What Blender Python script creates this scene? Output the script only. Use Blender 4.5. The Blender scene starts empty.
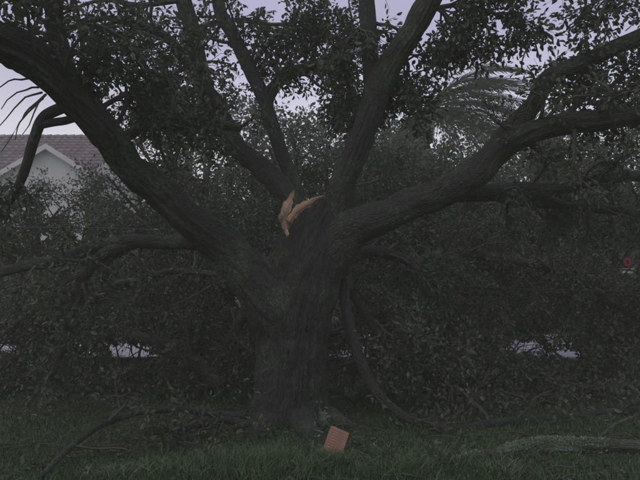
import bpy, math
import numpy as np
from mathutils import Vector

sc = bpy.context.scene
COL = sc.collection
R = math.radians

# ------------------------------------------------------------------ camera
CAM_H, FPX, HOR = 1.6, 615.0, 285.0          # eye height, focal length and horizon row in photo pixels
PITCH = math.atan((HOR - 240.0) / FPX)
cam_d = bpy.data.cameras.new('camera')
cam_d.sensor_width = 36.0
cam_d.lens = FPX / 640.0 * 36.0
cam_d.clip_start = 0.05
cam_d.clip_end = 2000.0
cam = bpy.data.objects.new('camera', cam_d)
COL.objects.link(cam)
cam.location = (0, 0, CAM_H)
cam.rotation_euler = (R(90) + PITCH, 0, 0)
sc.camera = cam

# ------------------------------------------------------------------ sky, sun, exposure
SUN_EL, SUN_AZ = R(52), R(-140)
world = bpy.data.worlds.new('World')
sc.world = world
world.use_nodes = True
wt = world.node_tree
wt.nodes.clear()
w_out = wt.nodes.new('ShaderNodeOutputWorld')
w_bg = wt.nodes.new('ShaderNodeBackground')
w_bg.inputs['Strength'].default_value = 0.1
w_sky = wt.nodes.new('ShaderNodeTexSky')
w_sky.sky_type = 'NISHITA'
w_sky.sun_disc = False
w_sky.sun_elevation = SUN_EL
w_sky.sun_rotation = SUN_AZ
w_tc = wt.nodes.new('ShaderNodeTexCoord')
w_map = wt.nodes.new('ShaderNodeMapping')
w_map.inputs['Scale'].default_value = (1.0, 1.0, 2.6)
w_n = wt.nodes.new('ShaderNodeTexNoise')
w_n.inputs['Scale'].default_value = 2.3
w_n.inputs['Detail'].default_value = 5.0
w_n.inputs['Roughness'].default_value = 0.5
w_sep = wt.nodes.new('ShaderNodeSeparateXYZ')
w_r = wt.nodes.new('ShaderNodeValToRGB')             # cloud brightness by elevation: pale low down, greyer overhead
els = w_r.color_ramp.elements
while len(els) < 5: els.new(0.5)
for k, (p, c) in enumerate(((0.0, (10.2, 9.9, 11.0)), (0.21, (10.2, 9.9, 11.0)), (0.28, (7.6, 7.3, 9.2)), (0.37, (5.3, 5.05, 7.2)), (0.75, (4.3, 4.05, 6.0)))):
    els[k].position = p
    els[k].color = (*c, 1)
w_v = wt.nodes.new('ShaderNodeMapRange')
w_v.inputs['From Min'].default_value = 0.25
w_v.inputs['From Max'].default_value = 0.75
w_v.inputs['To Min'].default_value = 0.80
w_v.inputs['To Max'].default_value = 1.18
w_mul = wt.nodes.new('ShaderNodeVectorMath'); w_mul.operation = 'SCALE'
w_mix = wt.nodes.new('ShaderNodeMix')
w_mix.data_type = 'RGBA'
w_mix.inputs['Factor'].default_value = 0.96       # closed cloud cover over the clear sky
L = wt.links.new
L(w_tc.outputs['Generated'], w_map.inputs['Vector'])
L(w_map.outputs['Vector'], w_n.inputs['Vector'])
L(w_tc.outputs['Generated'], w_sep.inputs[0])
L(w_sep.outputs['Z'], w_r.inputs['Fac'])
L(w_n.outputs['Fac'], w_v.inputs['Value'])
L(w_r.outputs['Color'], w_mul.inputs[0])
L(w_v.outputs['Result'], w_mul.inputs['Scale'])
L(w_sky.outputs['Color'], w_mix.inputs['A'])
L(w_mul.outputs['Vector'], w_mix.inputs['B'])
L(w_mix.outputs['Result'], w_bg.inputs['Color'])
L(w_bg.outputs['Background'], w_out.inputs['Surface'])

sun_d = bpy.data.lights.new('sun', 'SUN')
sun_d.energy = 0.65
sun_d.angle = R(60)
sun_d.color = (1.0, 0.96, 0.92)
sun = bpy.data.objects.new('sun', sun_d)
COL.objects.link(sun)
sdir = Vector((math.sin(SUN_AZ) * math.cos(SUN_EL), math.cos(SUN_AZ) * math.cos(SUN_EL), math.sin(SUN_EL)))
sun.rotation_euler = sdir.to_track_quat('Z', 'Y').to_euler()
sun.location = (0, 0, 30)

sc.view_settings.view_transform = 'Standard'
sc.view_settings.look = 'None'
sc.view_settings.gamma = 1.0
sc.view_settings.exposure = 0.0
sc.view_settings.use_curve_mapping = False
sc.render.engine = 'CYCLES'
sc.cycles.use_denoising = True
sc.cycles.max_bounces = 6
sc.cycles.volume_bounces = 0
sc.cycles.transparent_max_bounces = 8

# ------------------------------------------------------------------ helpers
rng = np.random.default_rng(11)


def reseed(k):
    global rng
    rng = np.random.default_rng(int(k) % (2 ** 31))

CP, SP = math.cos(PITCH), math.sin(PITCH)


def at(px, py, Y):
    """world point seen at photo pixel (px, py) standing Y metres in front of the camera"""
    xc, zc = (px - 320.0) / FPX, (240.0 - py) / FPX
    d = np.array([xc, CP - zc * SP, SP + zc * CP])
    return np.array([0, 0, CAM_H]) + d * (Y / d[1])


def path(lst):
    return np.array([at(*p[:3]) for p in lst])


def hash3(ix, iy, iz):
    h = (ix * 374761393 + iy * 668265263 + iz * 2147483647) & 0xFFFFFFFF
    h = ((h ^ (h >> 13)) * 1274126177) & 0xFFFFFFFF
    h = h ^ (h >> 16)
    return (h & 0xFFFF) / 65535.0


def vnoise(p):
    """value noise, p (N,3) -> (N,) in 0..1"""
    i = np.floor(p).astype(np.int64)
    f = p - i
    f = f * f * (3 - 2 * f)
    r = 0
    for dx in (0, 1):
        for dy in (0, 1):
            for dz in (0, 1):
                w = (f[:, 0] if dx else 1 - f[:, 0]) * (f[:, 1] if dy else 1 - f[:, 1]) * (f[:, 2] if dz else 1 - f[:, 2])
                r = r + w * hash3(i[:, 0] + dx, i[:, 1] + dy, i[:, 2] + dz)
    return r


def norm(v):
    return v / np.maximum(np.linalg.norm(v, axis=-1, keepdims=True), 1e-9)


def link(o, parent=None):
    COL.objects.link(o)
    if parent is not None:
        o.parent = parent
    return o


def mesh_quads(name, V, Q, mat, parent=None, smooth=False, uv=None):
    V = np.asarray(V, dtype=np.float32)
    Q = np.asarray(Q, dtype=np.int32)
    me = bpy.data.meshes.new(name)
    k = Q.shape[1]
    me.vertices.add(len(V))
    me.vertices.foreach_set('co', V.ravel())
    me.loops.add(Q.size)
    me.loops.foreach_set('vertex_index', Q.ravel())
    me.polygons.add(len(Q))
    me.polygons.foreach_set('loop_start', np.arange(0, Q.size, k, dtype=np.int32))
    me.polygons.foreach_set('use_smooth', np.full(len(Q), smooth, dtype=bool))
    if uv is not None:
        l = me.uv_layers.new(name='UVMap')
        l.data.foreach_set('uv', np.asarray(uv, dtype=np.float32).ravel())
    me.update(calc_edges=True)
    me.materials.append(mat)
    o = bpy.data.objects.new(name, me)
    return link(o, parent)


def empty(name, loc=(0, 0, 0), parent=None):
    o = bpy.data.objects.new(name, None)
    o.location = loc
    o.empty_display_size = 0.3
    return link(o, parent)


def tag(o, label=None, cat=None, group=None, kind=None):
    if label: o['label'] = label
    if cat: o['category'] = cat
    if group: o['group'] = group
    if kind: o['kind'] = kind
    return o


def shift(obs, root):
    """keep children built in world space in place under a root that stands at the thing's base"""
    root_loc = Vector(root.location)
    for o in obs:
        o.location = Vector(o.location) - root_loc


class MB:
    """collects boxes and prisms into one mesh"""
    def __init__(self):
        self.v, self.f = [], []

    def add(self, verts, faces):
        n = len(self.v)
        self.v += [tuple(map(float, p)) for p in verts]
        self.f += [tuple(n + i for i in f) for f in faces]
        return self

    def box(self, x0, x1, y0, y1, z0, z1):
        v = [(x, y, z) for z in (z0, z1) for y in (y0, y1) for x in (x0, x1)]
        return self.add(v, [(0, 2, 3, 1), (4, 5, 7, 6), (0, 1, 5, 4), (2, 6, 7, 3), (0, 4, 6, 2), (1, 3, 7, 5)])

    def slab(self, a, b, c, d, t):
        """quad a b c d thickened by vector t"""
        q = [np.array(p, float) for p in (a, b, c, d)]
        t = np.array(t, float)
        return self.add(q + [p + t for p in q], [(0, 1, 2, 3), (7, 6, 5, 4), (0, 4, 5, 1), (1, 5, 6, 2), (2, 6, 7, 3), (3, 7, 4, 0)])

    def build(self, name, mat, parent=None, bevel=0.0, smooth=False):
        me = bpy.data.meshes.new(name)
        me.from_pydata(self.v, [], self.f)
        me.materials.append(mat)
        me.update()
        import bmesh
        bm = bmesh.new()
        bm.from_mesh(me)
        bmesh.ops.recalc_face_normals(bm, faces=bm.faces)
        if bevel:
            bmesh.ops.bevel(bm, geom=list(bm.edges), offset=bevel, segments=2, affect='EDGES', profile=0.5)
        bm.to_mesh(me)
        bm.free()
        if smooth:
            me.polygons.foreach_set('use_smooth', np.full(len(me.polygons), True))
        o = bpy.data.objects.new(name, me)
        return link(o, parent)


# ------------------------------------------------------------------ materials
def mat_new(name):
    m = bpy.data.materials.new(name)
    m.use_nodes = True
    nt = m.node_tree
    return m, nt, nt.nodes['Principled BSDF'], nt.links.new


def ramp(nt, cols):
    r = nt.nodes.new('ShaderNodeValToRGB')
    e = r.color_ramp.elements
    while len(e) < len(cols): e.new(0.5)
    for k, (p, c) in enumerate(cols):
        e[k].position = p
        e[k].color = (*c, 1)
    return r


def noise(nt, scale, detail=4.0, rough=0.55, coord='Object', mscale=None):
    tc = nt.nodes.new('ShaderNodeTexCoord')
    n = nt.nodes.new('ShaderNodeTexNoise')
    n.inputs['Scale'].default_value = scale
    n.inputs['Detail'].default_value = detail
    n.inputs['Roughness'].default_value = rough
    if mscale:
        mp = nt.nodes.new('ShaderNodeMapping')
        mp.inputs['Scale'].default_value = mscale
        nt.links.new(tc.outputs[coord], mp.inputs['Vector'])
        nt.links.new(mp.outputs['Vector'], n.inputs['Vector'])
    else:
        nt.links.new(tc.outputs[coord], n.inputs['Vector'])
    return n


def mat_bark(name, dark, mid, lichen, lich_lo=0.56, bump=0.6, crack=0.36):
    m, nt, b, L = mat_new(name)
    n1 = noise(nt, 1.0, 7, 0.7, 'UV', (24, 5, 1))
    # long plates with cracks between them
    tc = nt.nodes.new('ShaderNodeTexCoord')
    wob = nt.nodes.new('ShaderNodeTexNoise'); wob.inputs['Scale'].default_value = 5.0; wob.inputs['Detail'].default_value = 3
    L(tc.outputs['UV'], wob.inputs['Vector'])
    add = nt.nodes.new('ShaderNodeMix'); add.data_type = 'VECTOR'; add.inputs['Factor'].default_value = 0.10
    L(tc.outputs['UV'], add.inputs['A']); L(wob.outputs['Color'], add.inputs['B'])
    mp = nt.nodes.new('ShaderNodeMapping'); mp.inputs['Scale'].default_value = (62, 15, 1)
    L(add.outputs['Result'], mp.inputs['Vector'])
    vo = nt.nodes.new('ShaderNodeTexVoronoi'); vo.feature = 'DISTANCE_TO_EDGE'; vo.voronoi_dimensions = '2D'; vo.inputs['Scale'].default_value = 1.0
    L(mp.outputs['Vector'], vo.inputs['Vector'])
    cr = ramp(nt, [(0.0, (0, 0, 0)), (0.40, (1, 1, 1))])
    L(vo.outputs['Distance'], cr.inputs['Fac'])
    hgt = nt.nodes.new('ShaderNodeMath'); hgt.operation = 'MULTIPLY_ADD'
    L(cr.outputs['Color'], hgt.inputs[0]); hgt.inputs[1].default_value = crack; L(n1.outputs['Fac'], hgt.inputs[2])
    r1 = ramp(nt, [(0.36, dark), (0.36 + 0.22 + crack * .7, mid), (0.36 + 0.36 + crack * .8, tuple(c * 1.5 for c in mid))])
    L(hgt.outputs[0], r1.inputs['Fac'])
    n2 = noise(nt, 2.4, 5, 0.6)
    r2 = ramp(nt, [(lich_lo, (0, 0, 0)), (lich_lo + 0.09, (1, 1, 1))])
    n3 = noise(nt, 34, 4, 0.65)
    r3 = ramp(nt, [(0.42, (0, 0, 0)), (0.58, (1, 1, 1))])
    mul = nt.nodes.new('ShaderNodeMath'); mul.operation = 'MULTIPLY'
    L(r2.outputs['Color'], mul.inputs[0]); L(r3.outputs['Color'], mul.inputs[1])
    L(n2.outputs['Fac'], r2.inputs['Fac']); L(n3.outputs['Fac'], r3.inputs['Fac'])
    mx = nt.nodes.new('ShaderNodeMix'); mx.data_type = 'RGBA'
    L(mul.outputs[0], mx.inputs['Factor']); L(r1.outputs['Color'], mx.inputs['A'])
    mx.inputs['B'].default_value = (*lichen, 1)
    L(mx.outputs['Result'], b.inputs['Base Color'])
    b.inputs['Roughness'].default_value = 0.85
    bp = nt.nodes.new('ShaderNodeBump')
    bp.inputs['Strength'].default_value = bump
    bp.inputs['Distance'].default_value = 0.035
    L(hgt.outputs[0], bp.inputs['Height'])
    L(bp.outputs['Normal'], b.inputs['Normal'])
    return m


def mat_leaf(name, cols, rough=0.5):
    m, nt, b, L = mat_new(name)
    g = nt.nodes.new('ShaderNodeNewGeometry')
    r = ramp(nt, cols)
    L(g.outputs['Random Per Island'], r.inputs['Fac'])
    L(r.outputs['Color'], b.inputs['Base Color'])
    b.inputs['Roughness'].default_value = rough
    tr = nt.nodes.new('ShaderNodeBsdfTranslucent')
    L(r.outputs['Color'], tr.inputs['Color'])
    mx = nt.nodes.new('ShaderNodeMixShader')
    mx.inputs[0].default_value = 0.2
    out = nt.nodes['Material Output']
    L(b.outputs[0], mx.inputs[1]); L(tr.outputs[0], mx.inputs[2]); L(mx.outputs[0], out.inputs['Surface'])
    return m


def mat_plain(name, c0, c1, scale, rough=0.7, bump=0.0, detail=5):
    m, nt, b, L = mat_new(name)
    n = noise(nt, scale, detail)
    r = ramp(nt, [(0.3, c0), (0.7, c1)])
    L(n.outputs['Fac'], r.inputs['Fac']); L(r.outputs['Color'], b.inputs['Base Color'])
    b.inputs['Roughness'].default_value = rough
    if bump:
        bp = nt.nodes.new('ShaderNodeBump')
        bp.inputs['Strength'].default_value = bump
        bp.inputs['Distance'].default_value = 0.02
        L(n.outputs['Fac'], bp.inputs['Height']); L(bp.outputs['Normal'], b.inputs['Normal'])
    return m


M = {}
M['bark'] = mat_bark('oak_bark', (0.016, 0.018, 0.013), (0.050, 0.055, 0.041), (0.095, 0.118, 0.075), 0.51, 1.0)
M['bark_far'] = mat_bark('far_bark', (0.03, 0.03, 0.025), (0.07, 0.07, 0.056), (0.13, 0.14, 0.11), 0.6, 0.5)
M['bark_log'] = mat_bark('log_bark', (0.03, 0.034, 0.025), (0.095, 0.11, 0.075), (0.15, 0.20, 0.12), 0.47, 1.0)
M['twig'] = mat_plain('twig_bark', (0.035, 0.035, 0.027), (0.075, 0.075, 0.058), 8)
M['leaf'] = mat_leaf('oak_leaf', [(0.0, (0.0405, 0.0558, 0.0258)), (0.55, (0.0675, 0.0884, 0.0413)), (0.85, (0.099, 0.1163, 0.0645)), (0.95, (0.144, 0.1581, 0.1032)), (1.0, (0.135, 0.093, 0.0516))])
M['leaf_torn'] = mat_leaf('torn_oak_leaf', [(0.0, (0.048, 0.0605, 0.035)), (0.5, (0.092, 0.1092, 0.0646)), (0.82, (0.124, 0.1428, 0.0874)), (0.97, (0.176, 0.1932, 0.1292)), (1.0, (0.112, 0.0924, 0.0532))])
M['leaf_back'] = mat_leaf('background_leaf', [(0.0, (0.052, 0.0672, 0.038)), (0.6, (0.096, 0.1159, 0.0669)), (0.9, (0.152, 0.1722, 0.1178)), (1.0, (0.224, 0.2436, 0.1824))])
M['leaf_far'] = mat_leaf('far_tree_leaf', [(0.0, (0.04, 0.055, 0.03)), (0.7, (0.075, 0.095, 0.05)), (1.0, (0.12, 0.14, 0.085))])
M['leaf_litter'] = mat_leaf('litter_leaf', [(0.0, (0.05, 0.045, 0.03)), (0.6, (0.09, 0.085, 0.05)), (0.9, (0.10, 0.12, 0.06)), (1.0, (0.2, 0.2, 0.14))])
M['palm_leaf'] = mat_leaf('palm_leaf', [(0.0, (0.035, 0.058, 0.022)), (1.0, (0.085, 0.12, 0.05))], 0.75)
M['palm_dead'] = mat_plain('dead_palm_boot', (0.10, 0.075, 0.05), (0.20, 0.15, 0.10), 6)
M['grass'] = mat_leaf('grass_blade', [(0.0, (0.036, 0.076, 0.024)), (0.6, (0.068, 0.130, 0.042)), (0.95, (0.12, 0.185, 0.065)), (1.0, (0.24, 0.25, 0.14))])
M['tuft'] = mat_leaf('tuft_blade', [(0.0, (0.07, 0.12, 0.042)), (0.7, (0.115, 0.18, 0.07)), (1.0, (0.21, 0.26, 0.13))])
M['weed'] = mat_leaf('weed_leaf', [(0.0, (0.07, 0.11, 0.045)), (0.85, (0.11, 0.155, 0.07)), (1.0, (0.28, 0.28, 0.10))])
M['moss'] = mat_leaf('moss_tuft', [(0.0, (0.14, 0.20, 0.10)), (0.8, (0.25, 0.33, 0.19)), (1.0, (0.38, 0.45, 0.31))], .9)
M['soil'] = mat_plain('lawn_soil', (0.030, 0.040, 0.020), (0.060, 0.078, 0.036), 3.5, 0.95, 0.6, 8)
M['concrete'] = mat_plain('pale_concrete', (0.42, 0.42, 0.44), (0.58, 0.58, 0.60), 1.4, 0.35)
M['kerb'] = mat_plain('kerb_concrete', (0.30, 0.30, 0.29), (0.42, 0.42, 0.41), 3)
M['stucco'] = mat_plain('white_stucco', (0.54, 0.54, 0.52), (0.64, 0.64, 0.62), 2.0, 0.85, 0.1)
M['stucco_tan'] = mat_plain('tan_stucco', (0.48, 0.45, 0.38), (0.58, 0.55, 0.47), 2.0, 0.85, 0.1)
M['trim'] = mat_plain('painted_trim', (0.42, 0.41, 0.40), (0.52, 0.51, 0.50), 3, 0.6)
M['roof'] = mat_leaf('mauve_roof_tile', [(0.0, (0.17, 0.115, 0.135)), (1.0, (0.29, 0.205, 0.235))], 0.7)
M['roof_grey'] = mat_leaf('grey_roof_tile', [(0.0, (0.11, 0.105, 0.10)), (1.0, (0.18, 0.17, 0.165))], 0.7)
M['door'] = mat_plain('painted_door', (0.10, 0.07, 0.05), (0.14, 0.10, 0.07), 4, 0.5)
M['glass'] = mat_plain('dark_window_glass', (0.02, 0.022, 0.026), (0.03, 0.033, 0.038), 1, 0.08)
M['split'] = mat_bark('split_heartwood', (0.32, 0.19, 0.12), (0.60, 0.42, 0.28), (0.66, 0.52, 0.38), 0.5, 1.0, 0.0)
M['clay'] = mat_plain('red_clay', (0.22, 0.125, 0.088), (0.34, 0.19, 0.135), 22, 0.85, 0.3)
M['red'] = mat_plain('red_enamel', (0.38, 0.03, 0.04), (0.46, 0.05, 0.06), 3, 0.4)
M['white'] = mat_plain('white_enamel', (0.72, 0.72, 0.72), (0.8, 0.8, 0.8), 3, 0.4)
M['dark'] = mat_plain('dark_metal', (0.03, 0.03, 0.032), (0.05, 0.05, 0.052), 5, 0.5)
M['cable'] = mat_plain('black_cable', (0.02, 0.02, 0.02), (0.03, 0.03, 0.03), 5, 0.5)
M['pole'] = mat_plain('grey_pole_wood', (0.10, 0.085, 0.07), (0.17, 0.15, 0.125), 4, 0.9)


# ------------------------------------------------------------------ wood: tubes and branch growth
def catmull(P, Rd, n):
    P = np.asarray(P, float); Rd = np.asarray(Rd, float)
    k = len(P)
    E = np.vstack([2 * P[0] - P[1], P, 2 * P[-1] - P[-2]])
    RE = np.concatenate([[Rd[0]], Rd, [Rd[-1]]])
    seg = np.linalg.norm(np.diff(P, axis=0), axis=1)
    cum = np.concatenate([[0], np.cumsum(seg)])
    s = np.linspace(0, cum[-1], n)
    i = np.clip(np.searchsorted(cum, s, side='right') - 1, 0, k - 2)
    t = ((s - cum[i]) / seg[i])[:, None]
    p0, p1, p2, p3 = E[i], E[i + 1], E[i + 2], E[i + 3]
    out = 0.5 * (2 * p1 + (p2 - p0) * t + (2 * p0 - 5 * p1 + 4 * p2 - p3) * t ** 2 + (3 * p1 - p0 - 3 * p2 + p3) * t ** 3)
    t1 = t[:, 0]
    rr = RE[i + 1] * (1 - t1) + RE[i + 2] * t1
    return out, rr, s


def limb_mesh(name, pts, radii, mat, parent, seg=48, step=0.03, rough=0.06, ridge=0.035, lump=0.10, seed=0, flare=None, jag=0.0, kink=0.7):
    """one thick, bark-ridged limb; radii in metres"""
    pts = np.asarray(pts, float)
    ln = np.linalg.norm(np.diff(pts, axis=0), axis=1).sum()
    n = max(6, int(ln / step))
    P, Rr, S = catmull(pts, radii, n)
    w_ = np.sin(np.linspace(0, math.pi, n))[:, None] ** .5
    P = P + w_ * kink * Rr[:, None] * np.stack([vnoise(np.stack([S * 2.3 + 9 * c_, S * 0 + seed * 1.7, S * 0 + c_ * 5.1], -1)) - .5 for c_ in range(3)], -1)
    T = norm(np.gradient(P, axis=0))
    ref = np.array([0, 1.0, 0.0])
    A = np.zeros_like(P)
    a = ref - T[0] * np.dot(ref, T[0])
    if np.linalg.norm(a) < 0.2:
        a = np.array([1.0, 0, 0]) - T[0] * T[0][0]
    a = a / np.linalg.norm(a)
    for k in range(n):
        a = a - T[k] * np.dot(a, T[k]); a = a / np.linalg.norm(a); A[k] = a
    B = np.cross(T, A)
    th = np.linspace(0, 2 * math.pi, seg, endpoint=False)
    c, s = np.cos(th), np.sin(th)
    D = A[:, None, :] * c[None, :, None] + B[:, None, :] * s[None, :, None]
    rad = np.repeat(Rr[:, None], seg, 1)
    SS = np.repeat(S[:, None], seg, 1)
    # low lumps and long bark ridges, periodic round the limb
    q = np.stack([np.cos(th)[None, :] * 1.3 + 0 * SS, np.sin(th)[None, :] * 1.3 + 0 * SS, SS * 1.6], -1).reshape(-1, 3) + seed * 17.3
    lumpf = (vnoise(q) - 0.5) * 2 * lump
    fr = max(3.0, Rr.mean() * 24)
    q2 = np.stack([np.cos(th)[None, :] * fr + 0 * SS, np.sin(th)[None, :] * fr + 0 * SS, SS * 3.2], -1).reshape(-1, 3) + seed * 5.7
    rf = np.abs(vnoise(q2) - 0.5) * 2
    q3 = q2 * np.array([2.2, 2.2, 2.6]) + 31.0
    rf = rf * 0.7 + np.abs(vnoise(q3) - 0.5) * 0.6
    add = (lumpf * rad.ravel() + (rf - 0.3) * min(ridge, ridge * Rr.mean() / 0.2 + 0.004)).reshape(n, seg)
    rad = rad + add
    if flare is not None:
        rad = rad * flare(S, th)
    V = P[:, None, :] + D * rad[..., None]
    if jag:                                          # torn end: long splinters
        m = max(2, int(n * 0.12))
        j = vnoise(np.stack([np.cos(th) * 6, np.sin(th) * 6, th * 0 + seed], -1)) * jag
        for k in range(m):
            V[n - 1 - k] += T[-1][None, :] * (j * (1 - k / m))[:, None]
    V = V.reshape(-1, 3)
    kk = np.arange(n - 1)[:, None] * seg
    j0 = np.arange(seg)[None, :]
    j1 = (j0 + 1) % seg
    Q = np.stack([kk + j0, kk + j1, kk + seg + j1, kk + seg + j0], -1).reshape(-1, 4)
    circ = 2 * math.pi * Rr.mean()
    u0 = (j0 / seg * circ) + 0 * kk; u1 = ((j0 + 1) / seg * circ) + 0 * kk
    v0 = S[:-1][:, None] + 0 * j0; v1 = S[1:][:, None] + 0 * j0
    uv = np.stack([np.stack([u0, v0], -1), np.stack([u1, v0], -1), np.stack([u1, v1], -1), np.stack([u0, v1], -1)], 2).reshape(-1, 2)
    # end caps as quads fanned to a centre vertex
    caps, cu = [], []
    for ring, cen in ((0, P[0]), (n - 1, P[-1] + T[-1] * Rr[-1] * 0.3)):
        V = np.vstack([V, cen]); ci = len(V) - 1
        for j in range(0, seg, 2):
            f = (ring * seg + j, ring * seg + (j + 1) % seg, ring * seg + (j + 2) % seg, ci)
            caps.append(f if ring else f[::-1]); cu += [(0, 0)] * 4
    Q = np.vstack([Q, np.array(caps)])
    uv = np.vstack([uv, np.array(cu)])
    return mesh_quads(name, V, Q, mat, parent, smooth=True, uv=uv), P, Rr


def tubes(P, Rd, seg=4):
    """batch of thin tubes: P (N,K,3), Rd (N,K) -> verts, quads"""
    N, K, _ = P.shape
    T = norm(np.gradient(P, axis=1))
    ref = np.where(np.abs(T[..., 2:3]) > 0.9, np.array([1.0, 0, 0]), np.array([0, 0, 1.0]))
    A = norm(np.cross(T, ref)); B = np.cross(T, A)
    th = np.linspace(0, 2 * math.pi, seg, endpoint=False)
    V = P[:, :, None, :] + (A[:, :, None, :] * np.cos(th)[:, None] + B[:, :, None, :] * np.sin(th)[:, None]) * Rd[:, :, None, None]
    base = (np.arange(N)[:, None, None] * K + np.arange(K - 1)[None, :, None]) * seg
    j0 = np.arange(seg)[None, None, :]; j1 = (j0 + 1) % seg
    Q = np.stack([base + j0, base + j1, base + seg + j1, base + seg + j0], -1).reshape(-1, 4)
    return V.reshape(-1, 3), Q


def merge(parts):
    Vs, Qs, n = [], [], 0
    for V, Q in parts:
        Vs.append(V); Qs.append(Q + n); n += len(V)
    return np.vstack(Vs), np.vstack(Qs)


def sample(P, Rd, idx, s):
    K = P.shape[1]
    f = np.clip(s, 0, 0.9999) * (K - 1)
    i = f.astype(int); t = (f - i)
    p = P[idx, i] * (1 - t)[:, None] + P[idx, i + 1] * t[:, None]
    r = Rd[idx, i] * (1 - t) + Rd[idx, i + 1] * t
    return p, r, norm(P[idx, i + 1] - P[idx, i])


def sprout(P, Rd, m, length, s0=0.2, s1=1.0, ang=(35, 75), droop=0.0, wig=0.25, K=5, rr=0.55, rmax=0.05, rmin=0.003, wind=(0, 0, 0), zmin=0.02):
    """m children on each parent"""
    N = P.shape[0]
    idx = np.repeat(np.arange(N), m)
    s = s0 + (s1 - s0) * ((np.tile(np.arange(m), N) + rng.random(N * m)) / m)
    p, r, t = sample(P, Rd, idx, s)
    q = rng.normal(size=p.shape)
    q = norm(q - t * (q * t).sum(1, keepdims=True))
    a = np.radians(rng.uniform(ang[0], ang[1], len(p)))[:, None]
    d = norm(t * np.cos(a) + q * np.sin(a) + np.array(wind))
    ln = length * rng.uniform(0.55, 1.15, len(p)) * (1.15 - 0.45 * s)
    C = np.zeros((len(p), K, 3)); C[:, 0] = p
    st = (ln / (K - 1))[:, None]
    for k in range(1, K):
        d = norm(d + rng.normal(size=d.shape) * wig + np.array([0, 0, -droop]))
        C[:, k] = C[:, k - 1] + d * st
    low = C[:, :, 2] < zmin
    C[:, :, 2] = np.where(low, zmin + 0.25 * np.abs(C[:, :, 2] - zmin) * 0.2, C[:, :, 2])
    r0 = np.clip(r * rr, rmin, rmax)
    CR = r0[:, None] * np.linspace(1, 0.35, K)[None, :]
    return C, CR


def leaves_on(P, per, size=(0.045, 0.085), spread=0.05, width=0.42, s0=0.15, up=0.35, hi=True, hang=0.0):
    N, K, _ = P.shape
    idx = np.repeat(np.arange(N), per)
    s = rng.uniform(s0, 1.0, len(idx))
    p, _, t = sample(P, np.ones(P.shape[:2]), idx, s)
    o = rng.normal(size=p.shape)
    p = p + o * spread * rng.random((len(p), 1))
    d = norm(t * 0.7 + norm(o) * 0.9 + np.array([0, 0, -hang]))
    nr = rng.normal(size=p.shape) + np.array([0, 0, up * 2])
    nr = norm(nr - d * (nr * d).sum(1, keepdims=True))
    return p, d, nr, rng.uniform(size[0], size[1], len(p)), width, hi


OPEN = []      # gaps in the fallen foliage (ellipsoids: centre, radii)


def clear_of(p, which=None):
    ok = np.ones(len(p), bool)
    for c, r in (OPEN if which is None else which):
        q = p - c
        k = q[:, 1] / c[1]                       # a gap runs on outwards as the foliage does, like a short tunnel
        q = np.stack([q[:, 0] - c[0] * k, q[:, 1], q[:, 2] - (c[2] - CAM_H) * k], -1)
        ok &= ((q / r) ** 2).sum(1) > 0.15 + 1.3 * vnoise(p * 5.0)
    return ok


def leaf_mesh(sets, zmin=0.01, openings=False, keep=None):
    out = []
    for p, d, nr, ln, width, hi in sets:
        ok = p[:, 2] > zmin
        if keep is not None:
            ok &= keep(p)
        if openings:
            ok &= clear_of(p)
        p, d, nr, ln = p[ok], d[ok], nr[ok], ln[ok][:, None]
        sd = np.cross(d, nr)
        w = ln * width * 0.5
        if hi:
            f = nr * w * 0.35
            V = np.stack([p, p + d * ln * 0.35 + sd * w + f, p + d * ln * 0.75 + sd * w * 0.75 + f, p + d * ln - nr * ln * 0.08,
                          p + d * ln * 0.75 - sd * w * 0.75 + f, p + d * ln * 0.35 - sd * w + f], 1)
            b = np.arange(len(p))[:, None] * 6
            Q = np.concatenate([b + np.array([0, 3, 2, 1]), b + np.array([0, 5, 4, 3])], 0)
        else:
            V = np.stack([p, p + d * ln * 0.5 + sd * w, p + d * ln - nr * ln * 0.1, p + d * ln * 0.5 - sd * w], 1)
            b = np.arange(len(p))[:, None] * 4
            Q = b + np.array([0, 1, 2, 3])
        out.append((V.reshape(-1, 3), Q))
    return merge(out)


def one(pts, radii, K=10):
    P, Rr, _ = catmull(pts, radii, K)
    return P[None], Rr[None]


# ------------------------------------------------------------------ the ground, road, kerbs
def ground_z(x, y):
    p = np.stack([x * 0.35, y * 0.35, x * 0 + 3.3], -1)
    q = np.stack([x * 1.6, y * 1.6, x * 0 + 7.3], -1)
    near = np.clip((12.3 - y) / 2.0, 0, 1)
    return ((vnoise(p) - 0.5) * 0.10 + (vnoise(q) - 0.5) * 0.03) * near


def sheet(name, xs, ys, zf, mat, smooth=True):
    X, Yg = np.meshgrid(xs, ys)
    x, y = X.ravel(), Yg.ravel()
    V = np.stack([x, y, zf(x, y)], -1)
    nx = len(xs)
    i = (np.arange(len(ys) - 1)[:, None] * nx + np.arange(nx - 1)[None, :]).ravel()
    Q = np.stack([i, i + 1, i + nx + 1, i + nx], -1)
    return mesh_quads(name, V, Q, mat, None, smooth)


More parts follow.
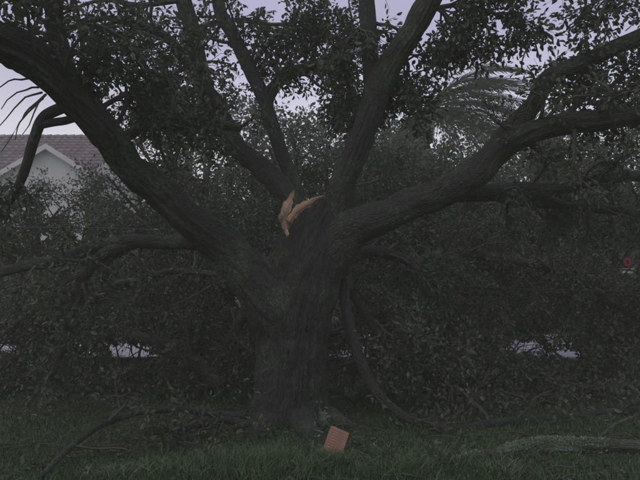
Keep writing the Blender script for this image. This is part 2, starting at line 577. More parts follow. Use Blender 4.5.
gx = np.concatenate([[-120, -60, -30], np.linspace(-14, 14, 141), [30, 60, 120]])
gy = np.concatenate([[-120, -50, -15], np.linspace(-2, 14, 100), [20, 40, 70, 120]])
tag(sheet('ground', gx, gy, ground_z, M['soil']), kind='structure')
ROAD0, ROAD1 = 13.0, 17.2
tag(sheet('road', np.linspace(-119, 119, 40), np.linspace(ROAD0, ROAD1, 4), lambda x, y: 0 * x + 0.012, M['concrete']), kind='structure')
for k, (y0, y1) in enumerate(((ROAD0 - 0.16, ROAD0), (ROAD1, ROAD1 + 0.16))):
    tag(MB().box(-119, 119, y0, y1, -0.05, 0.11).build('kerb', M['kerb'], None, 0.015), kind='structure')
tag(MB().box(-119, 119, 18.3, 19.5, -0.05, 0.06).build('pavement', M['concrete'], None, 0.01), kind='structure')

# ------------------------------------------------------------------ houses across the road
def tile_roof(a, b, c, d, n_across, n_up, mat, name, parent):
    """stepped tile courses on the slope a-b (eave) to d-c (ridge)"""
    a, b, c, d = [np.array(p, float) for p in (a, b, c, d)]
    nrm = norm(np.cross(b - a, d - a)); nrm = nrm if nrm[2] > 0 else -nrm
    Vs, Qs, k = [], [], 0
    for j in range(n_up):
        t0, t1 = j / n_up, (j + 1.12) / n_up
        for i in range(n_across):
            s0, s1 = i / n_across + 0.0008, (i + 1) / n_across - 0.0008
            P = lambda s, t: (a * (1 - s) + b * s) * (1 - t) + (d * (1 - s) + c * s) * t
            mid = 0.5 * (s0 + s1)
            lift = 0.075 + 0.012 * rng.random()
            pts = [P(s0, t0) + nrm * lift * 0.6, P(mid, t0) + nrm * (lift + 0.05), P(s1, t0) + nrm * lift * 0.6,
                   P(s0, t1) + nrm * 0.01, P(mid, t1) + nrm * 0.05, P(s1, t1) + nrm * 0.01,
                   P(s0, t0), P(mid, t0), P(s1, t0)]
            Vs += pts
            Qs += [(k, k + 1, k + 4, k + 3), (k + 1, k + 2, k + 5, k + 4), (k + 6, k + 7, k + 1, k), (k + 7, k + 8, k + 2, k + 1)]
            k += 9
    o = mesh_quads(name, np.array(Vs), np.array(Qs), mat, parent)
    o['kind'] = 'stuff'
    return o


def window(root, xc, yf, z0, w, h):
    f = MB()
    f.box(xc - w / 2, xc - w / 2 + 0.07, yf - 0.05, yf + 0.03, z0, z0 + h)
    f.box(xc + w / 2 - 0.07, xc + w / 2, yf - 0.05, yf + 0.03, z0, z0 + h)
    f.box(xc - w / 2 + 0.07, xc + w / 2 - 0.07, yf - 0.05, yf + 0.03, z0 + h - 0.07, z0 + h)
    f.box(xc - w / 2 + 0.07, xc + w / 2 - 0.07, yf - 0.05, yf + 0.03, z0, z0 + 0.07)
    f.box(xc - 0.025, xc + 0.025, yf - 0.04, yf + 0.03, z0 + 0.07, z0 + h - 0.07)
    win = f.build('window', M['trim'], root)
    MB().box(xc - w / 2 + 0.07, xc + w / 2 - 0.07, yf - 0.012, yf - 0.004, z0 + 0.07, z0 + h - 0.07).build('pane', M['glass'], win)
    MB().box(xc - w / 2 - 0.08, xc + w / 2 + 0.08, yf - 0.14, yf - 0.002, z0 - 0.09, z0 - 0.003).build('sill', M['trim'], win)


def house(label, x0, x1, yf, depth, eave, ridge, wall_m, roof_m, wins, door_x, gable=None):
    root = empty('house', ((x0 + x1) / 2, yf, 0))
    ym, yb = yf + depth / 2, yf + depth
    w = MB()
    w.add([(x0, yf, 0), (x1, yf, 0), (x1, yb, 0), (x0, yb, 0), (x0, yf, eave), (x1, yf, eave), (x1, yb, eave), (x0, yb, eave), (x0, ym, ridge - 0.12), (x1, ym, ridge - 0.12)],
          [(0, 1, 5, 4), (2, 3, 7, 6), (1, 2, 6, 9, 5), (3, 0, 4, 8, 7), (0, 3, 2, 1)])
    w.build('wall', wall_m, root)
    oh = 0.45
    sl = (ridge - eave) / (depth / 2)
    rf = MB()
    ez = eave - oh * sl
    rf.slab((x0 - oh, yf - oh, ez), (x1 + oh, yf - oh, ez), (x1 + oh, ym, ridge), (x0 - oh, ym, ridge), (0, 0, -0.10))
    rf.slab((x0 - oh, yb + oh, ez), (x1 + oh, yb + oh, ez), (x1 + oh, ym + 0.002, ridge), (x0 - oh, ym + 0.002, ridge), (0, 0, -0.10))
    roof = rf.build('roof', M['trim'], root)
    tile_roof((x0 - oh, yf - oh, ez + 0.003), (x1 + oh, yf - oh, ez + 0.003), (x1 + oh, ym, ridge + 0.003), (x0 - oh, ym, ridge + 0.003),
              int((x1 - x0) / 0.34), int(depth / 2 * 1.15 / 0.36), roof_m, 'roof_tiles', roof)
    tile_roof((x1 + oh, yb + oh, ez + 0.003), (x0 - oh, yb + oh, ez + 0.003), (x0 - oh, ym, ridge + 0.003), (x1 + oh, ym, ridge + 0.003),
              int((x1 - x0) / 0.34), int(depth / 2 * 1.15 / 0.36), roof_m, 'roof_tiles', roof)
    rc = MB()
    n = int((x1 - x0) / 0.4)
    for i in range(n):
        xa = x0 - oh + (x1 - x0 + 2 * oh) * i / n
        xb = xa + (x1 - x0 + 2 * oh) / n - 0.01
        rc.add([(xa, ym - 0.16, ridge), (xb, ym - 0.16, ridge + 0.02), (xb, ym, ridge + 0.19), (xa, ym, ridge + 0.15), (xa, ym + 0.16, ridge), (xb, ym + 0.16, ridge + 0.02)],
               [(0, 1, 2, 3), (3, 2, 5, 4), (0, 3, 4), (1, 5, 2)])
    rc.build('ridge_cap', roof_m, roof)
    fascia_y = yf - oh
    MB().box(x0 - oh, x1 + oh, fascia_y - 0.06, fascia_y - 0.004, ez - 0.20, ez + 0.06).build('fascia', M['trim'], roof)
    if gable:
        gx_, gw, gp, ge, gy_ = gable
        g = MB()
        yb2 = yf + 2.2
        g.add([(gx_ - gw, gy_, 0), (gx_ + gw, gy_, 0), (gx_ + gw, yf - 0.003, 0), (gx_ - gw, yf - 0.003, 0), (gx_ - gw, gy_, ge), (gx_ + gw, gy_, ge), (gx_ + gw, yf - 0.003, ge), (gx_ - gw, yf - 0.003, ge), (gx_, gy_, gp - 0.13), (gx_, yf - 0.003, gp - 0.13)],
              [(0, 1, 5, 8, 4), (1, 2, 6, 5), (3, 0, 4, 7), (4, 8, 9, 7), (8, 5, 6, 9)])
        g.build('gable_wall', wall_m, root)
        s2 = (gp - ge) / gw
        e2 = ge - 0.35 * s2
        gr = MB()
        gr.slab((gx_ - gw - 0.35, gy_ - 0.35, e2), (gx_, gy_ - 0.35, gp), (gx_, yb2, gp), (gx_ - gw - 0.35, yb2, e2), (0, 0, -0.09))
        gr.slab((gx_ + gw + 0.35, gy_ - 0.35, e2), (gx_ + 0.002, gy_ - 0.35, gp), (gx_ + 0.002, yb2, gp), (gx_ + gw + 0.35, yb2, e2), (0, 0, -0.09))
        gro = gr.build('gable_roof', M['trim'], root)
        tile_roof((gx_ - gw - 0.35, yb2, e2 + .003), (gx_ - gw - 0.35, gy_ - 0.35, e2 + .003), (gx_, gy_ - 0.35, gp + .003), (gx_, yb2, gp + .003), 9, 7, roof_m, 'roof_tiles', gro)
        tile_roof((gx_ + gw + 0.35, gy_ - 0.35, e2 + .003), (gx_ + gw + 0.35, yb2, e2 + .003), (gx_, yb2, gp + .003), (gx_, gy_ - 0.35, gp + .003), 9, 7, roof_m, 'roof_tiles', gro)
        bb = MB()
        yy = gy_ - 0.40
        for sgn in (-1, 1):
            bb.slab((gx_ + sgn * (gw + 0.38), yy, e2 - 0.20), (gx_ + sgn * 0.002, yy, gp - 0.18), (gx_ + sgn * 0.002, yy, gp + 0.07), (gx_ + sgn * (gw + 0.38), yy, e2 + 0.05), (0, 0.045, 0))
        bb.build('barge_board', M['stucco'], gro)
    for (xc, z0, ww, hh, yy) in wins:
        window(root, xc, yy, z0, ww, hh)
    dr = MB().box(door_x - 0.5, door_x + 0.5, yf - 0.06, yf - 0.004, 0.02, 2.15).build('door', M['door'], root)
    MB().box(door_x + 0.34, door_x + 0.40, yf - 0.11, yf - 0.062, 1.0, 1.06).build('handle', M['dark'], dr)
    shift([o for o in root.children], root)
    tag(root, label, 'house')
    return root


gp = at(49, 149, 28.0)
house('white two-storey house with mauve tiled roof and small gable, left', -25.0, -11.6, 29.2, 9.6, 6.55, 9.85, M['stucco'], M['roof'],
      [(-16.5, 4.2, 1.3, 1.3, 29.2), (-20.5, 4.2, 1.3, 1.3, 29.2), (-16.8, 0.9, 1.6, 1.4, 29.2), (-21, 0.9, 1.6, 1.4, 29.2), (gp[0], 1.0, 1.5, 1.4, 28.0)], -18.9,
      gable=(gp[0], 2.1, gp[2] + 0.1, gp[2] - 1.2, 28.0))
house('pale tan house with grey tiled roof mostly hidden behind foliage, right', 6.0, 19.0, 31.0, 9.0, 4.6, 6.9, M['stucco_tan'], M['roof_grey'],
      [(8.5, 1.0, 1.5, 1.4, 31.0), (12.0, 1.0, 1.5, 1.4, 31.0), (16.5, 1.0, 1.8, 1.4, 31.0)], 14.2)

# ------------------------------------------------------------------ far wood behind the houses
def far_wood():
    xs = np.linspace(-75, 75, 46)
    base = np.stack([xs + rng.normal(0, 0.8, len(xs)), 52 + rng.normal(0, 3, len(xs)), np.zeros(len(xs))], -1)
    h = rng.uniform(4.5, 7.0, len(xs))
    P = np.stack([base + np.array([0, 0, 1])[None] * (h * f)[:, None] for f in (0, .33, .66, 1)], 1)
    Rd = np.full((len(xs), 4), 0.18) * np.linspace(1, .3, 4)
    C, CR = sprout(P, Rd, 16, 2.6, 0.15, 1.0, (40, 80), K=4, rmax=.08)
    D, DR = sprout(C, CR, 4, 1.0, 0.3, 1.0, K=3, rmax=.03)
    V, Q = merge([tubes(P, Rd, 5), tubes(C, CR, 3), leaf_mesh([leaves_on(D, 12, (0.3, 0.5), 0.5, 0.6, hi=False)])])
    tag(mesh_quads('distant_wood', V, Q, M['leaf_back']), 'distant dark wood behind the houses', 'wood', kind='stuff')


far_wood()

# ------------------------------------------------------------------ palm across the road, fronds blown to the right
def palm():
    reseed(77)
    top = at(428, 108, 20.6)
    base = np.array([top[0] - 0.5, 20.6, 0.0])
    root = empty('palm_tree', base)
    kids = []
    tr, _, _ = limb_mesh('trunk', [base - [0, 0, .1], base * .6 + top * .4 + [-.12, 0, 0], top], [0.24, 0.17, 0.16], M['bark_far'], root, 20, 0.08, ridge=0.02, lump=0.05)
    kids.append(tr)
    for k in range(9):                                  # dead frond boots under the crown
        a = k * 2.4
        d = np.array([math.cos(a) * .8, math.sin(a) * .8, .65])
        p0 = top + np.array([math.cos(a) * .14, math.sin(a) * .14, -.55 + .05 * k])
        P = np.stack([p0, p0 + d * .14, p0 + d * .26 + [0, 0, .02]])[None]
        V, Q = tubes(P, np.array([[.05, .04, .02]]), 5)
        kids.append(mesh_quads('frond_boot', V, Q, M['palm_dead'], root))
    n = 42
    for k in range(n):
        az = rng.uniform(-1.0, 1.0) if k < 33 else rng.uniform(1.3, 2.4)
        elv = (-0.45 + 1.55 * ((k * 0.618) % 1.0)) if k < 33 else rng.uniform(-.3, .6)
        ln = rng.uniform(2.8, 4.2) if k < 33 else rng.uniform(1.5, 2.2)
        d = np.array([math.cos(az) * math.cos(elv), math.sin(az) * math.cos(elv) * 0.75, math.sin(elv)])
        p = top.copy(); pts = [p.copy()]
        for j in range(13):                             # wind pushes the rachis over to +x, its weight pulls it down
            d = norm(d + np.array([0.075, 0.0, -0.040 - 0.006 * j]))
            p = p + d * ln / 13
            pts.append(p.copy())
        P = np.array(pts)[None]
        parts = [tubes(P, np.linspace(.028, .006, 14)[None], 4)]
        m = 78
        s = np.linspace(0.14, 1.0, m)
        for side in (-1, 1):
            q, _, t = sample(P, np.ones((1, 14)), np.zeros(m, int), s)
            sd = norm(np.cross(t, np.array([0, 0, 1.0]))) * side
            upv = np.cross(sd, t) * side
            ld = norm(t * 0.85 + sd * 0.75 + upv * 0.25 + rng.normal(size=q.shape) * 0.12 + np.array([0.25, 0, -0.15]))
            ll = (0.58 * np.sin(np.clip(s, 0, 1) * math.pi * 0.80 + 0.35))[:, None] * rng.uniform(.85, 1.1, (m, 1))
            w = norm(np.cross(ld, upv)) * 0.019
            droop = np.array([0, 0, -1.0]) * ll * 0.16
            mid = q + ld * ll * .55
            tip = q + ld * ll + droop
            V = np.stack([q - w * .5, q + w * .5, mid + w, mid - w, tip + w * .2, tip - w * .2], 1)
            b = np.arange(m)[:, None] * 6
            Q = np.concatenate([b + np.array([0, 1, 2, 3]), b + np.array([3, 2, 4, 5])])
            parts.append((V.reshape(-1, 3), Q))
        V, Q = merge(parts)
        kids.append(mesh_quads('frond', V, Q, M['palm_leaf'], root))
    shift(kids, root)
    tag(root, 'palm tree with long fronds blown sideways by the wind', 'palm tree')


palm()

# ------------------------------------------------------------------ standing trees behind the oak
OPEN += [(at(133, 352, 10.2), np.array([0.36, 4.5, 0.17])), (at(8, 348, 10.2), np.array([0.24, 4.5, 0.10])),
         (at(522, 347, 10.2), np.array([0.42, 4.5, 0.13])), (at(570, 355, 10.2), np.array([0.24, 4.5, 0.10])),
         (at(156, 328, 10.2), np.array([0.2, 4.0, 0.16])),
         (at(52, 212, 10.8), np.array([0.17, 4.0, 0.14])), (at(78, 237, 10.8), np.array([0.13, 4.0, 0.09])), (at(42, 240, 10.8), np.array([0.12, 4.0, 0.15])),
         (at(526, 203, 10.8), np.array([0.15, 4.0, 0.12])), (at(626, 264, 10.8), np.array([0.30, 4.0, 0.30])),
         (at(530, 184, 10.8), np.array([0.5, 3.0, 0.07]))]


def back_tree(label, px, Y, y_top, y_low, half_px, n_limb=9, n1=9, n2=7, per=24, group='trees behind the oak', lean=0.0, thin=1.0):
    reseed(px * 31 + 5)
    bx = (px - 320) / FPX * Y
    zt, zl = at(px, y_top, Y)[2], at(px, y_low, Y)[2]
    hw = half_px / FPX * Y
    root = empty('broadleaf_tree', (bx, Y, 0))
    fork = np.array([bx + lean * .4, Y, max(0.9, zl * 0.75)])
    kids = []
    t, _, _ = limb_mesh('trunk', [[bx, Y, -.08], [bx + lean * .2, Y + .05, fork[2] * .5], fork, fork + [lean * .3, 0, .5]], [.20, .15, .13, .08], M['bark_far'], root, 18, .08, lump=.12, ridge=.02, seed=px)
    kids.append(t)
    pts = []
    for k in range(n_limb):
        a = 2 * math.pi * (k + rng.random() * .6) / n_limb
        e = fork + np.array([0, 0, .1])
        fx, fz = math.cos(a), math.sin(a)
        tgt = np.array([bx + lean + fx * hw * rng.uniform(.6, .95), Y + rng.uniform(-1.0, 1.0), (zt + zl) / 2 + fz * (zt - zl) / 2 * rng.uniform(.6, .95)])
        m = (e + tgt) / 2 + np.array([rng.normal() * .2, rng.normal() * .3, .25])
        pts.append(catmull([e, m, tgt], [1, 1, 1], 9)[0])
    P = np.array(pts); Rd = np.linspace(.075, .022, 9)[None] * np.ones((n_limb, 1))
    C, CR = sprout(P, Rd, n1, 1.1, .2, 1.0, droop=.05, rmax=.03, zmin=.3)
    ok = np.all([clear_of(C[:, j], OPEN[9:10]) for j in (1, 2, 3, 4)], axis=0); C, CR = C[ok], CR[ok]
    D, DR = sprout(C, CR, n2, .45, .15, 1.0, droop=.05, rmax=.008, K=3, zmin=.2)
    ok = clear_of(D[:, 1]); D, DR = D[ok], DR[ok]
    V, Q = merge([tubes(P, Rd, 7), tubes(C, CR, 4), tubes(D, DR, 3)])
    kids.append(tag(mesh_quads('branches', V, Q, M['twig'], root), kind='stuff'))
    V, Q = leaf_mesh([leaves_on(D, int(per * thin), (.035, .088), .10, .52, hi=False)], openings=True)
    cr = mesh_quads('crown', V, Q, M['leaf_back'], root); cr['kind'] = 'stuff'
    kids.append(cr)
    shift(kids, root)
    tag(root, label, 'tree', group)


back_tree('dense tree standing behind the left of the oak trunk', 205, 12.2, 78, 300, 105, 15, 14, 9)
back_tree('dense tree directly behind the broken fork of the oak', 318, 11.6, 98, 330, 85, 14, 14, 9)
back_tree('leafy tree behind the oak, just below the wind-blown palm', 440, 12.0, 122, 330, 90, 14, 14, 9)
back_tree('leafy tree behind the right limbs of the oak, rightmost in view', 590, 11.4, 92, 330, 100, 16, 14, 9)
back_tree('bushy tree close behind the fork, between the palm and the oak', 378, 12.6, 118, 300, 55, 12, 12, 8)
def lawn_tree(label, px, Y, y_top, half_px, n_limb=12):
    reseed(px * 37 + 9)
    bx = (px - 320) / FPX * Y
    zt = at(px, y_top, Y)[2]
    hw = half_px / FPX * Y
    root = empty('lawn_tree', (bx, Y, 0))
    fork = np.array([bx, Y, 1.9])
    t, _, _ = limb_mesh('trunk', [[bx, Y, -.1], [bx + .1, Y, 1.0], fork, fork + [0, 0, 1.2]], [.28, .22, .19, .10], M['bark_far'], root, 16, .12, lump=.1, ridge=.02, seed=px)
    pts = []
    for k in range(n_limb):
        a = 2 * math.pi * (k + rng.random() * .6) / n_limb
        tgt = np.array([bx + math.cos(a) * hw * rng.uniform(.65, .95), Y + rng.uniform(-1.6, 1.6), (zt + 1.4) / 2 + math.sin(a) * (zt - 1.4) / 2 * rng.uniform(.65, .97)])
        e = fork + [0, 0, .4]
        pts.append(catmull([e, (e + tgt) / 2 + [rng.normal() * .3, rng.normal() * .3, .4], tgt], [1, 1, 1], 9)[0])
    P = np.array(pts); Rd = np.linspace(.11, .03, 9)[None] * np.ones((n_limb, 1))
    C, CR = sprout(P, Rd, 11, 1.9, .2, 1.0, rmax=.04, zmin=.8)
    D, DR = sprout(C, CR, 7, .8, .15, 1.0, rmax=.014, K=4, zmin=.6)
    V, Q = merge([tubes(P, Rd, 6), tubes(C, CR, 3)])
    o1 = tag(mesh_quads('branches', V, Q, M['twig'], root), kind='stuff')
    V, Q = leaf_mesh([leaves_on(D, 17, (.12, .22), .22, .55, hi=False)])
    o2 = tag(mesh_quads('crown', V, Q, M['leaf_far'], root), kind='stuff')
    shift([t, o1, o2], root)
    tag(root, label, 'tree', 'trees on the far lawn')


lawn_tree('far dark tree across the road behind the left limbs', 215, 24.0, 88, 85)
lawn_tree('far dark tree across the road behind the oak fork', 320, 23.0, 74, 72)
lawn_tree('far dark tree across the road just left of the palm trunk', 388, 24.5, 98, 58)
lawn_tree('small dark tree across the road standing right in front of the palm trunk', 420, 19.95, 130, 42, 9)
lawn_tree('far dark tree across the road between the palm and the right limb', 478, 25.0, 142, 60)
lawn_tree('far dark tree across the road behind the forked right limb', 560, 24.0, 112, 70)
lawn_tree('far dark tree across the road at the right edge', 640, 23.5, 92, 70)
back_tree('low tree in front of the white house, at the left edge', 45, 11.8, 178, 345, 95, 19, 14, 8)
back_tree('tree between the white house and the oak trunk', 168, 12.4, 165, 340, 80, 14, 13, 9)
back_tree('tree crowding behind the right side below the long horizontal limb', 474, 12.4, 170, 350, 90, 14, 13, 9)

# ------------------------------------------------------------------ the split oak
OAK = at(288, 432, 7.15); OAK[2] = 0.0
oak = empty('oak_tree', OAK)
oak_kids = []


def px_r(lst):
    return np.array([p[3] * p[2] / FPX for p in lst])


def oak_limb(lst, name='limb', seg=40, **kw):
    o, P, Rr = limb_mesh(name, path(lst), px_r(lst), M['bark'], oak, seg, kw.pop('step', 0.03), seed=len(oak_kids) + 1, **kw)
    oak_kids.append(o)
    return o, P, Rr


ft = rng.uniform(0, 6.28, 3)


def trunk_flare(S, th):
    k = np.clip(1 - S / 0.9, 0, 1)[:, None] ** 2
    return 1 + k * (0.08 + 0.12 * np.cos(5 * th + ft[0])[None, :] + 0.08 * np.cos(8 * th + ft[1])[None, :])


TR = [(286, 440, 7.2, 37), (288, 410, 7.2, 36), (293, 370, 7.2, 34), (295, 330, 7.2, 34.5), (300, 290, 7.2, 36), (308, 258, 7.22, 34), (320, 228, 7.25, 27), (332, 205, 7.3, 20)]
oak_limb(TR, 'trunk', 180, step=0.018, ridge=0.085, lump=0.04, kink=.12, flare=trunk_flare)
L1 = [(298, 405, 7.3, 24), (293, 350, 7.24, 28), (277, 303, 7.12, 27), (242, 264, 6.95, 21), (186, 218, 6.6, 16.5), (132, 167, 6.2, 14.5), (100, 126, 5.9, 15.5), (66, 89, 5.6, 17.5), (25, 56, 5.3, 19), (-40, 18, 4.9, 19), (-140, -50, 4.4, 16)]
oak_limb(L1, seg=130, step=0.02, ridge=0.07, lump=0.07)
L2 = [(312, 245, 7.4, 16), (294, 206, 7.55, 12), (270, 178, 7.7, 10.5), (245, 152, 7.85, 10), (225, 124, 8.0, 10), (210, 100, 8.05, 9.5), (198, 62, 8.15, 9), (190, 25, 8.25, 8.5), (183, 0, 8.3, 8), (165, -70, 8.5, 6.5), (135, -150, 8.6, 4)]
oak_limb(L2, seg=72, step=.022, ridge=.05)
L3 = [(328, 255, 7.2, 20), (338, 210, 7.1, 14), (349, 172, 7.0, 12.5), (363, 133, 6.9, 12.5), (379, 88, 6.8, 14), (397, 52, 6.7, 12), (417, 20, 6.6, 11.5), (440, -25, 6.5, 10.5), (470, -90, 6.3, 8), (490, -160, 6.2, 5)]
oak_limb(L3, seg=84, step=.022, ridge=.05)
L3b = [(378, 95, 6.85, 12), (371, 60, 6.9, 9), (368, 25, 6.95, 8.5), (364, -20, 7.0, 8), (350, -100, 7.1, 6), (330, -170, 7.2, 4)]
oak_limb(L3b, seg=36)
L4 = [(322, 262, 7.2, 26), (352, 228, 7.05, 20), (395, 212, 6.9, 15), (440, 197, 6.7, 14), (474, 172, 6.5, 15), (505, 145, 6.35, 13), (550, 127, 6.2, 11), (600, 118, 6.1, 11), (655, 110, 6.0, 10), (740, 90, 5.9, 7), (820, 50, 5.8, 4)]
oak_limb(L4, seg=84, step=.022, ridge=.05)
L4b = [(490, 160, 6.45, 13), (512, 128, 6.4, 10.2), (533, 103, 6.35, 8.8), (547, 78, 6.3, 8.4), (572, 66, 6.25, 7.9), (606, 52, 6.2, 7.4), (650, 30, 6.1, 7.0), (720, -20, 6.0, 5.6), (790, -90, 6.0, 2.8)]
oak_limb(L4b, seg=60, step=.022, ridge=.05)
L5 = [(425, 202, 6.8, 9), (462, 193, 7.0, 10), (510, 192, 7.2, 9), (560, 188, 7.4, 7.5), (605, 178, 7.6, 6), (660, 176, 7.8, 5), (720, 165, 8, 3)]
oak_limb(L5, seg=32)
L5b = [(480, 192, 7.05, 6), (520, 200, 7.3, 6), (575, 205, 7.6, 5), (640, 215, 7.9, 4), (700, 235, 8.1, 2.5)]
oak_limb(L5b, seg=24)
L6 = [(262, 268, 7.15, 12), (225, 246, 7.2, 9), (180, 241, 7.3, 7.5), (130, 243, 7.4, 7), (90, 250, 7.5, 6.5), (50, 262, 7.5, 6), (0, 273, 7.6, 5), (-60, 290, 7.7, 3)]
oak_limb(L6, seg=30)
L6b = [(135, 243, 7.4, 6), (103, 254, 7.35, 6), (84, 275, 7.3, 5.5), (74, 305, 7.3, 5), (66, 340, 7.4, 4), (50, 380, 7.5, 3)]
oak_limb(L6b, seg=24)
L7 = [(90, 95, 5.75, 7.2), (62, 108, 5.75, 6.5), (43, 118, 5.8, 5.8), (34, 138, 5.85, 5.4), (26, 165, 5.9, 4.7), (10, 200, 5.95, 3.6), (-15, 228, 6.0, 2.5)]
oak_limb(L7, seg=30)
oak_limb([(88, 110, 5.75, 5), (70, 119, 5.75, 4), (52, 122, 5.78, 4), (36, 126, 5.82, 4)], seg=16)
L8 = [(75, 92, 5.6, 10), (57, 45, 5.5, 10), (51, 10, 5.45, 9), (44, -40, 5.4, 8), (30, -110, 5.3, 5)]
oak_limb(L8, seg=36)
L9 = [(225, 112, 7.95, 8), (196, 72, 7.8, 6), (172, 42, 7.7, 5), (145, 27, 7.6, 4.5), (110, 18, 7.5, 3), (80, 25, 7.4, 2)]
oak_limb(L9, seg=20)
L10 = [(300, 210, 7.6, 8), (287, 165, 7.75, 7.5), (272, 120, 7.9, 7), (253, 75, 8.05, 7), (234, 38, 8.1, 6.5), (218, 0, 8.2, 6.5), (205, -60, 8.3, 5), (190, -120, 8.4, 3)]
oak_limb(L10, seg=26)
L11 = [(266, 108, 7.95, 5), (278, 85, 8.1, 5.5), (305, 68, 8.2, 5), (335, 56, 8.2, 4), (355, 30, 8.3, 3)]
oak_limb(L11, seg=18)
L12 = [(120, 140, 6.05, 6), (150, 124, 6.5, 5.5), (200, 122, 7.0, 5), (240, 128, 7.4, 4)]
oak_limb(L12, seg=18)
L13 = [(342, 262, 7.4, 7), (368, 252, 7.6, 6), (395, 255, 7.8, 5), (418, 268, 8.0, 4), (440, 292, 8.2, 3)]
oak_limb(L13, seg=20)
# roots reaching towards the camera
oak_limb([(296, 412, 7.0, 18), (306, 430, 6.65, 12), (320, 443, 6.25, 8), (334, 453, 5.95, 4)], 'root', 40, ridge=.03)
oak_limb([(270, 425, 6.95, 18), (248, 440, 6.6, 12), (225, 450, 6.3, 6)], 'root', 36, ridge=.03)
oak_limb([(325, 420, 7.1, 14), (345, 428, 6.95, 8), (366, 434, 6.85, 3)], 'root', 30, ridge=.03)

# torn stub: pale splintered heartwood standing out of the fork
def splinter(name, lst, widths, thick, seed):
    c = path(lst)
    n = 26
    P, W, S = catmull(c, widths, n)
    T = norm(np.gradient(P, axis=0))
    side = norm(np.cross(T, np.array([0.25, 1.0, 0.1])))
    nr = np.cross(side, T)
    K = 12
    u = np.linspace(-1, 1, K)
    V = []
    for f in (1, -1):
        q = np.stack([np.repeat(S[:, None], K, 1) * 5, np.repeat(u[None] * 3.5, n, 0), np.full((n, K), seed + f * 3.0)], -1).reshape(-1, 3)
        d = (vnoise(q) - .5).reshape(n, K) * thick * 2.4
        edge = np.stack([1 + (vnoise(np.stack([S * 38, S * 0 + seed + q_ * 7.7, S * 0], -1)) - .5) * 0.8 for q_ in (0, 1)], 0)
        edge = np.where(u[None, :] < 0, edge[0][:, None], edge[1][:, None])
        prof = (np.sqrt(np.clip(1.02 - u ** 2, 0, 1)) * thick)[None, :] * (W / W.max())[:, None] ** .7
        V.append(P[:, None] + side[:, None] * ((u[None, :] * W[:, None] * edge)[..., None]) + nr[:, None] * (f * prof + d)[..., None])
    V = np.concatenate(V).reshape(-1, 3)
    i = (np.arange(n - 1)[:, None] * K + np.arange(K - 1)[None]).ravel()
    Q1 = np.stack([i, i + 1, i + K + 1, i + K], -1)
    Q2 = Q1[:, ::-1] + n * K
    e = np.arange(n - 1) * K
    Q3 = np.stack([e, e + K, e + K + n * K, e + n * K], -1)
    e = e + K - 1
    Q4 = np.stack([e + K, e, e + n * K, e + K + n * K], -1)
    j = np.arange(K - 1)
    Q5 = np.stack([j + 1, j, j + n * K, j + 1 + n * K], -1)
    j = j + (n - 1) * K
    Q6 = np.stack([j, j + 1, j + 1 + n * K, j + n * K], -1)
    Q = np.concatenate([Q1, Q2, Q3, Q4, Q5, Q6])
    uvv = np.stack([np.tile(np.repeat(u[None], n, 0).ravel(), 2) * W.max() * 1.6, np.tile(np.repeat(S[:, None], K, 1).ravel(), 2) * .35 + seed], -1)[Q.ravel()]
    o = mesh_quads(name, V, Q, M['split'], oak, True, uvv)
    oak_kids.append(o)
    return o


s1 = splinter('splintered_wood', [(287, 230, 6.86, 0), (283, 216, 6.84, 0), (288, 204, 6.82, 0), (294, 191, 6.85, 0)], [.030, .052, .050, .010], .020, 3.0)
s1['label'] = 'pale orange torn heartwood in the fork'
splinter('splintered_wood', [(289, 222, 6.82, 0), (297, 210, 6.78, 0), (309, 202, 6.76, 0), (325, 195, 6.72, 0)], [.035, .045, .028, .006], .017, 8.0)
for k, (a, b_, w_) in enumerate((((281, 222), (281, 209), .016), ((286, 230), (287, 238), .022), ((300, 209), (313, 205), .012))):
    m_ = ((a[0] + b_[0]) / 2 + 1, (a[1] + b_[1]) / 2)
    splinter('splinter', [(a[0], a[1], 6.84, 0), (m_[0], m_[1], 6.78, 0), (b_[0], b_[1], 6.80, 0)], [w_, w_ * .9, .003], w_ * .45, 20.0 + k)

# bare shoots fanning out under the big left limb
def shoots():
    reseed(81)
    fan = [((38, 86), (0, 110)), ((43, 92), (-4, 128)), ((45, 95), (3, 152)), ((46, 97), (22, 136)), ((44, 95), (12, 140)), ((30, 80), (-10, 96)), ((110, 20), (80, 5)), ((520, 75), (534, 28)), ((540, 62), (529, 36))]
    Ps = []
    for (a, b) in fan:
        Y = 5.5 if a[0] < 200 else 6.3
        p, q = at(a[0], a[1], Y), at(b[0], b[1], Y - .15)
        t = np.linspace(0, 1, 6)[:, None]
        Ps.append(p + (q - p) * t + rng.normal(size=(6, 3)) * .012 + np.array([0, 0, .06]) * np.sin(t * math.pi))
    P = np.array(Ps)
    for k in range(len(P)):
        V, Q = tubes(P[k:k + 1], np.linspace(.011, .004, 6)[None], 5)
        oak_kids.append(mesh_quads('bare_shoot', V, Q, M['twig'], oak))


shoots()

# leafy branchwork of the oak
wood, lsets = [], []


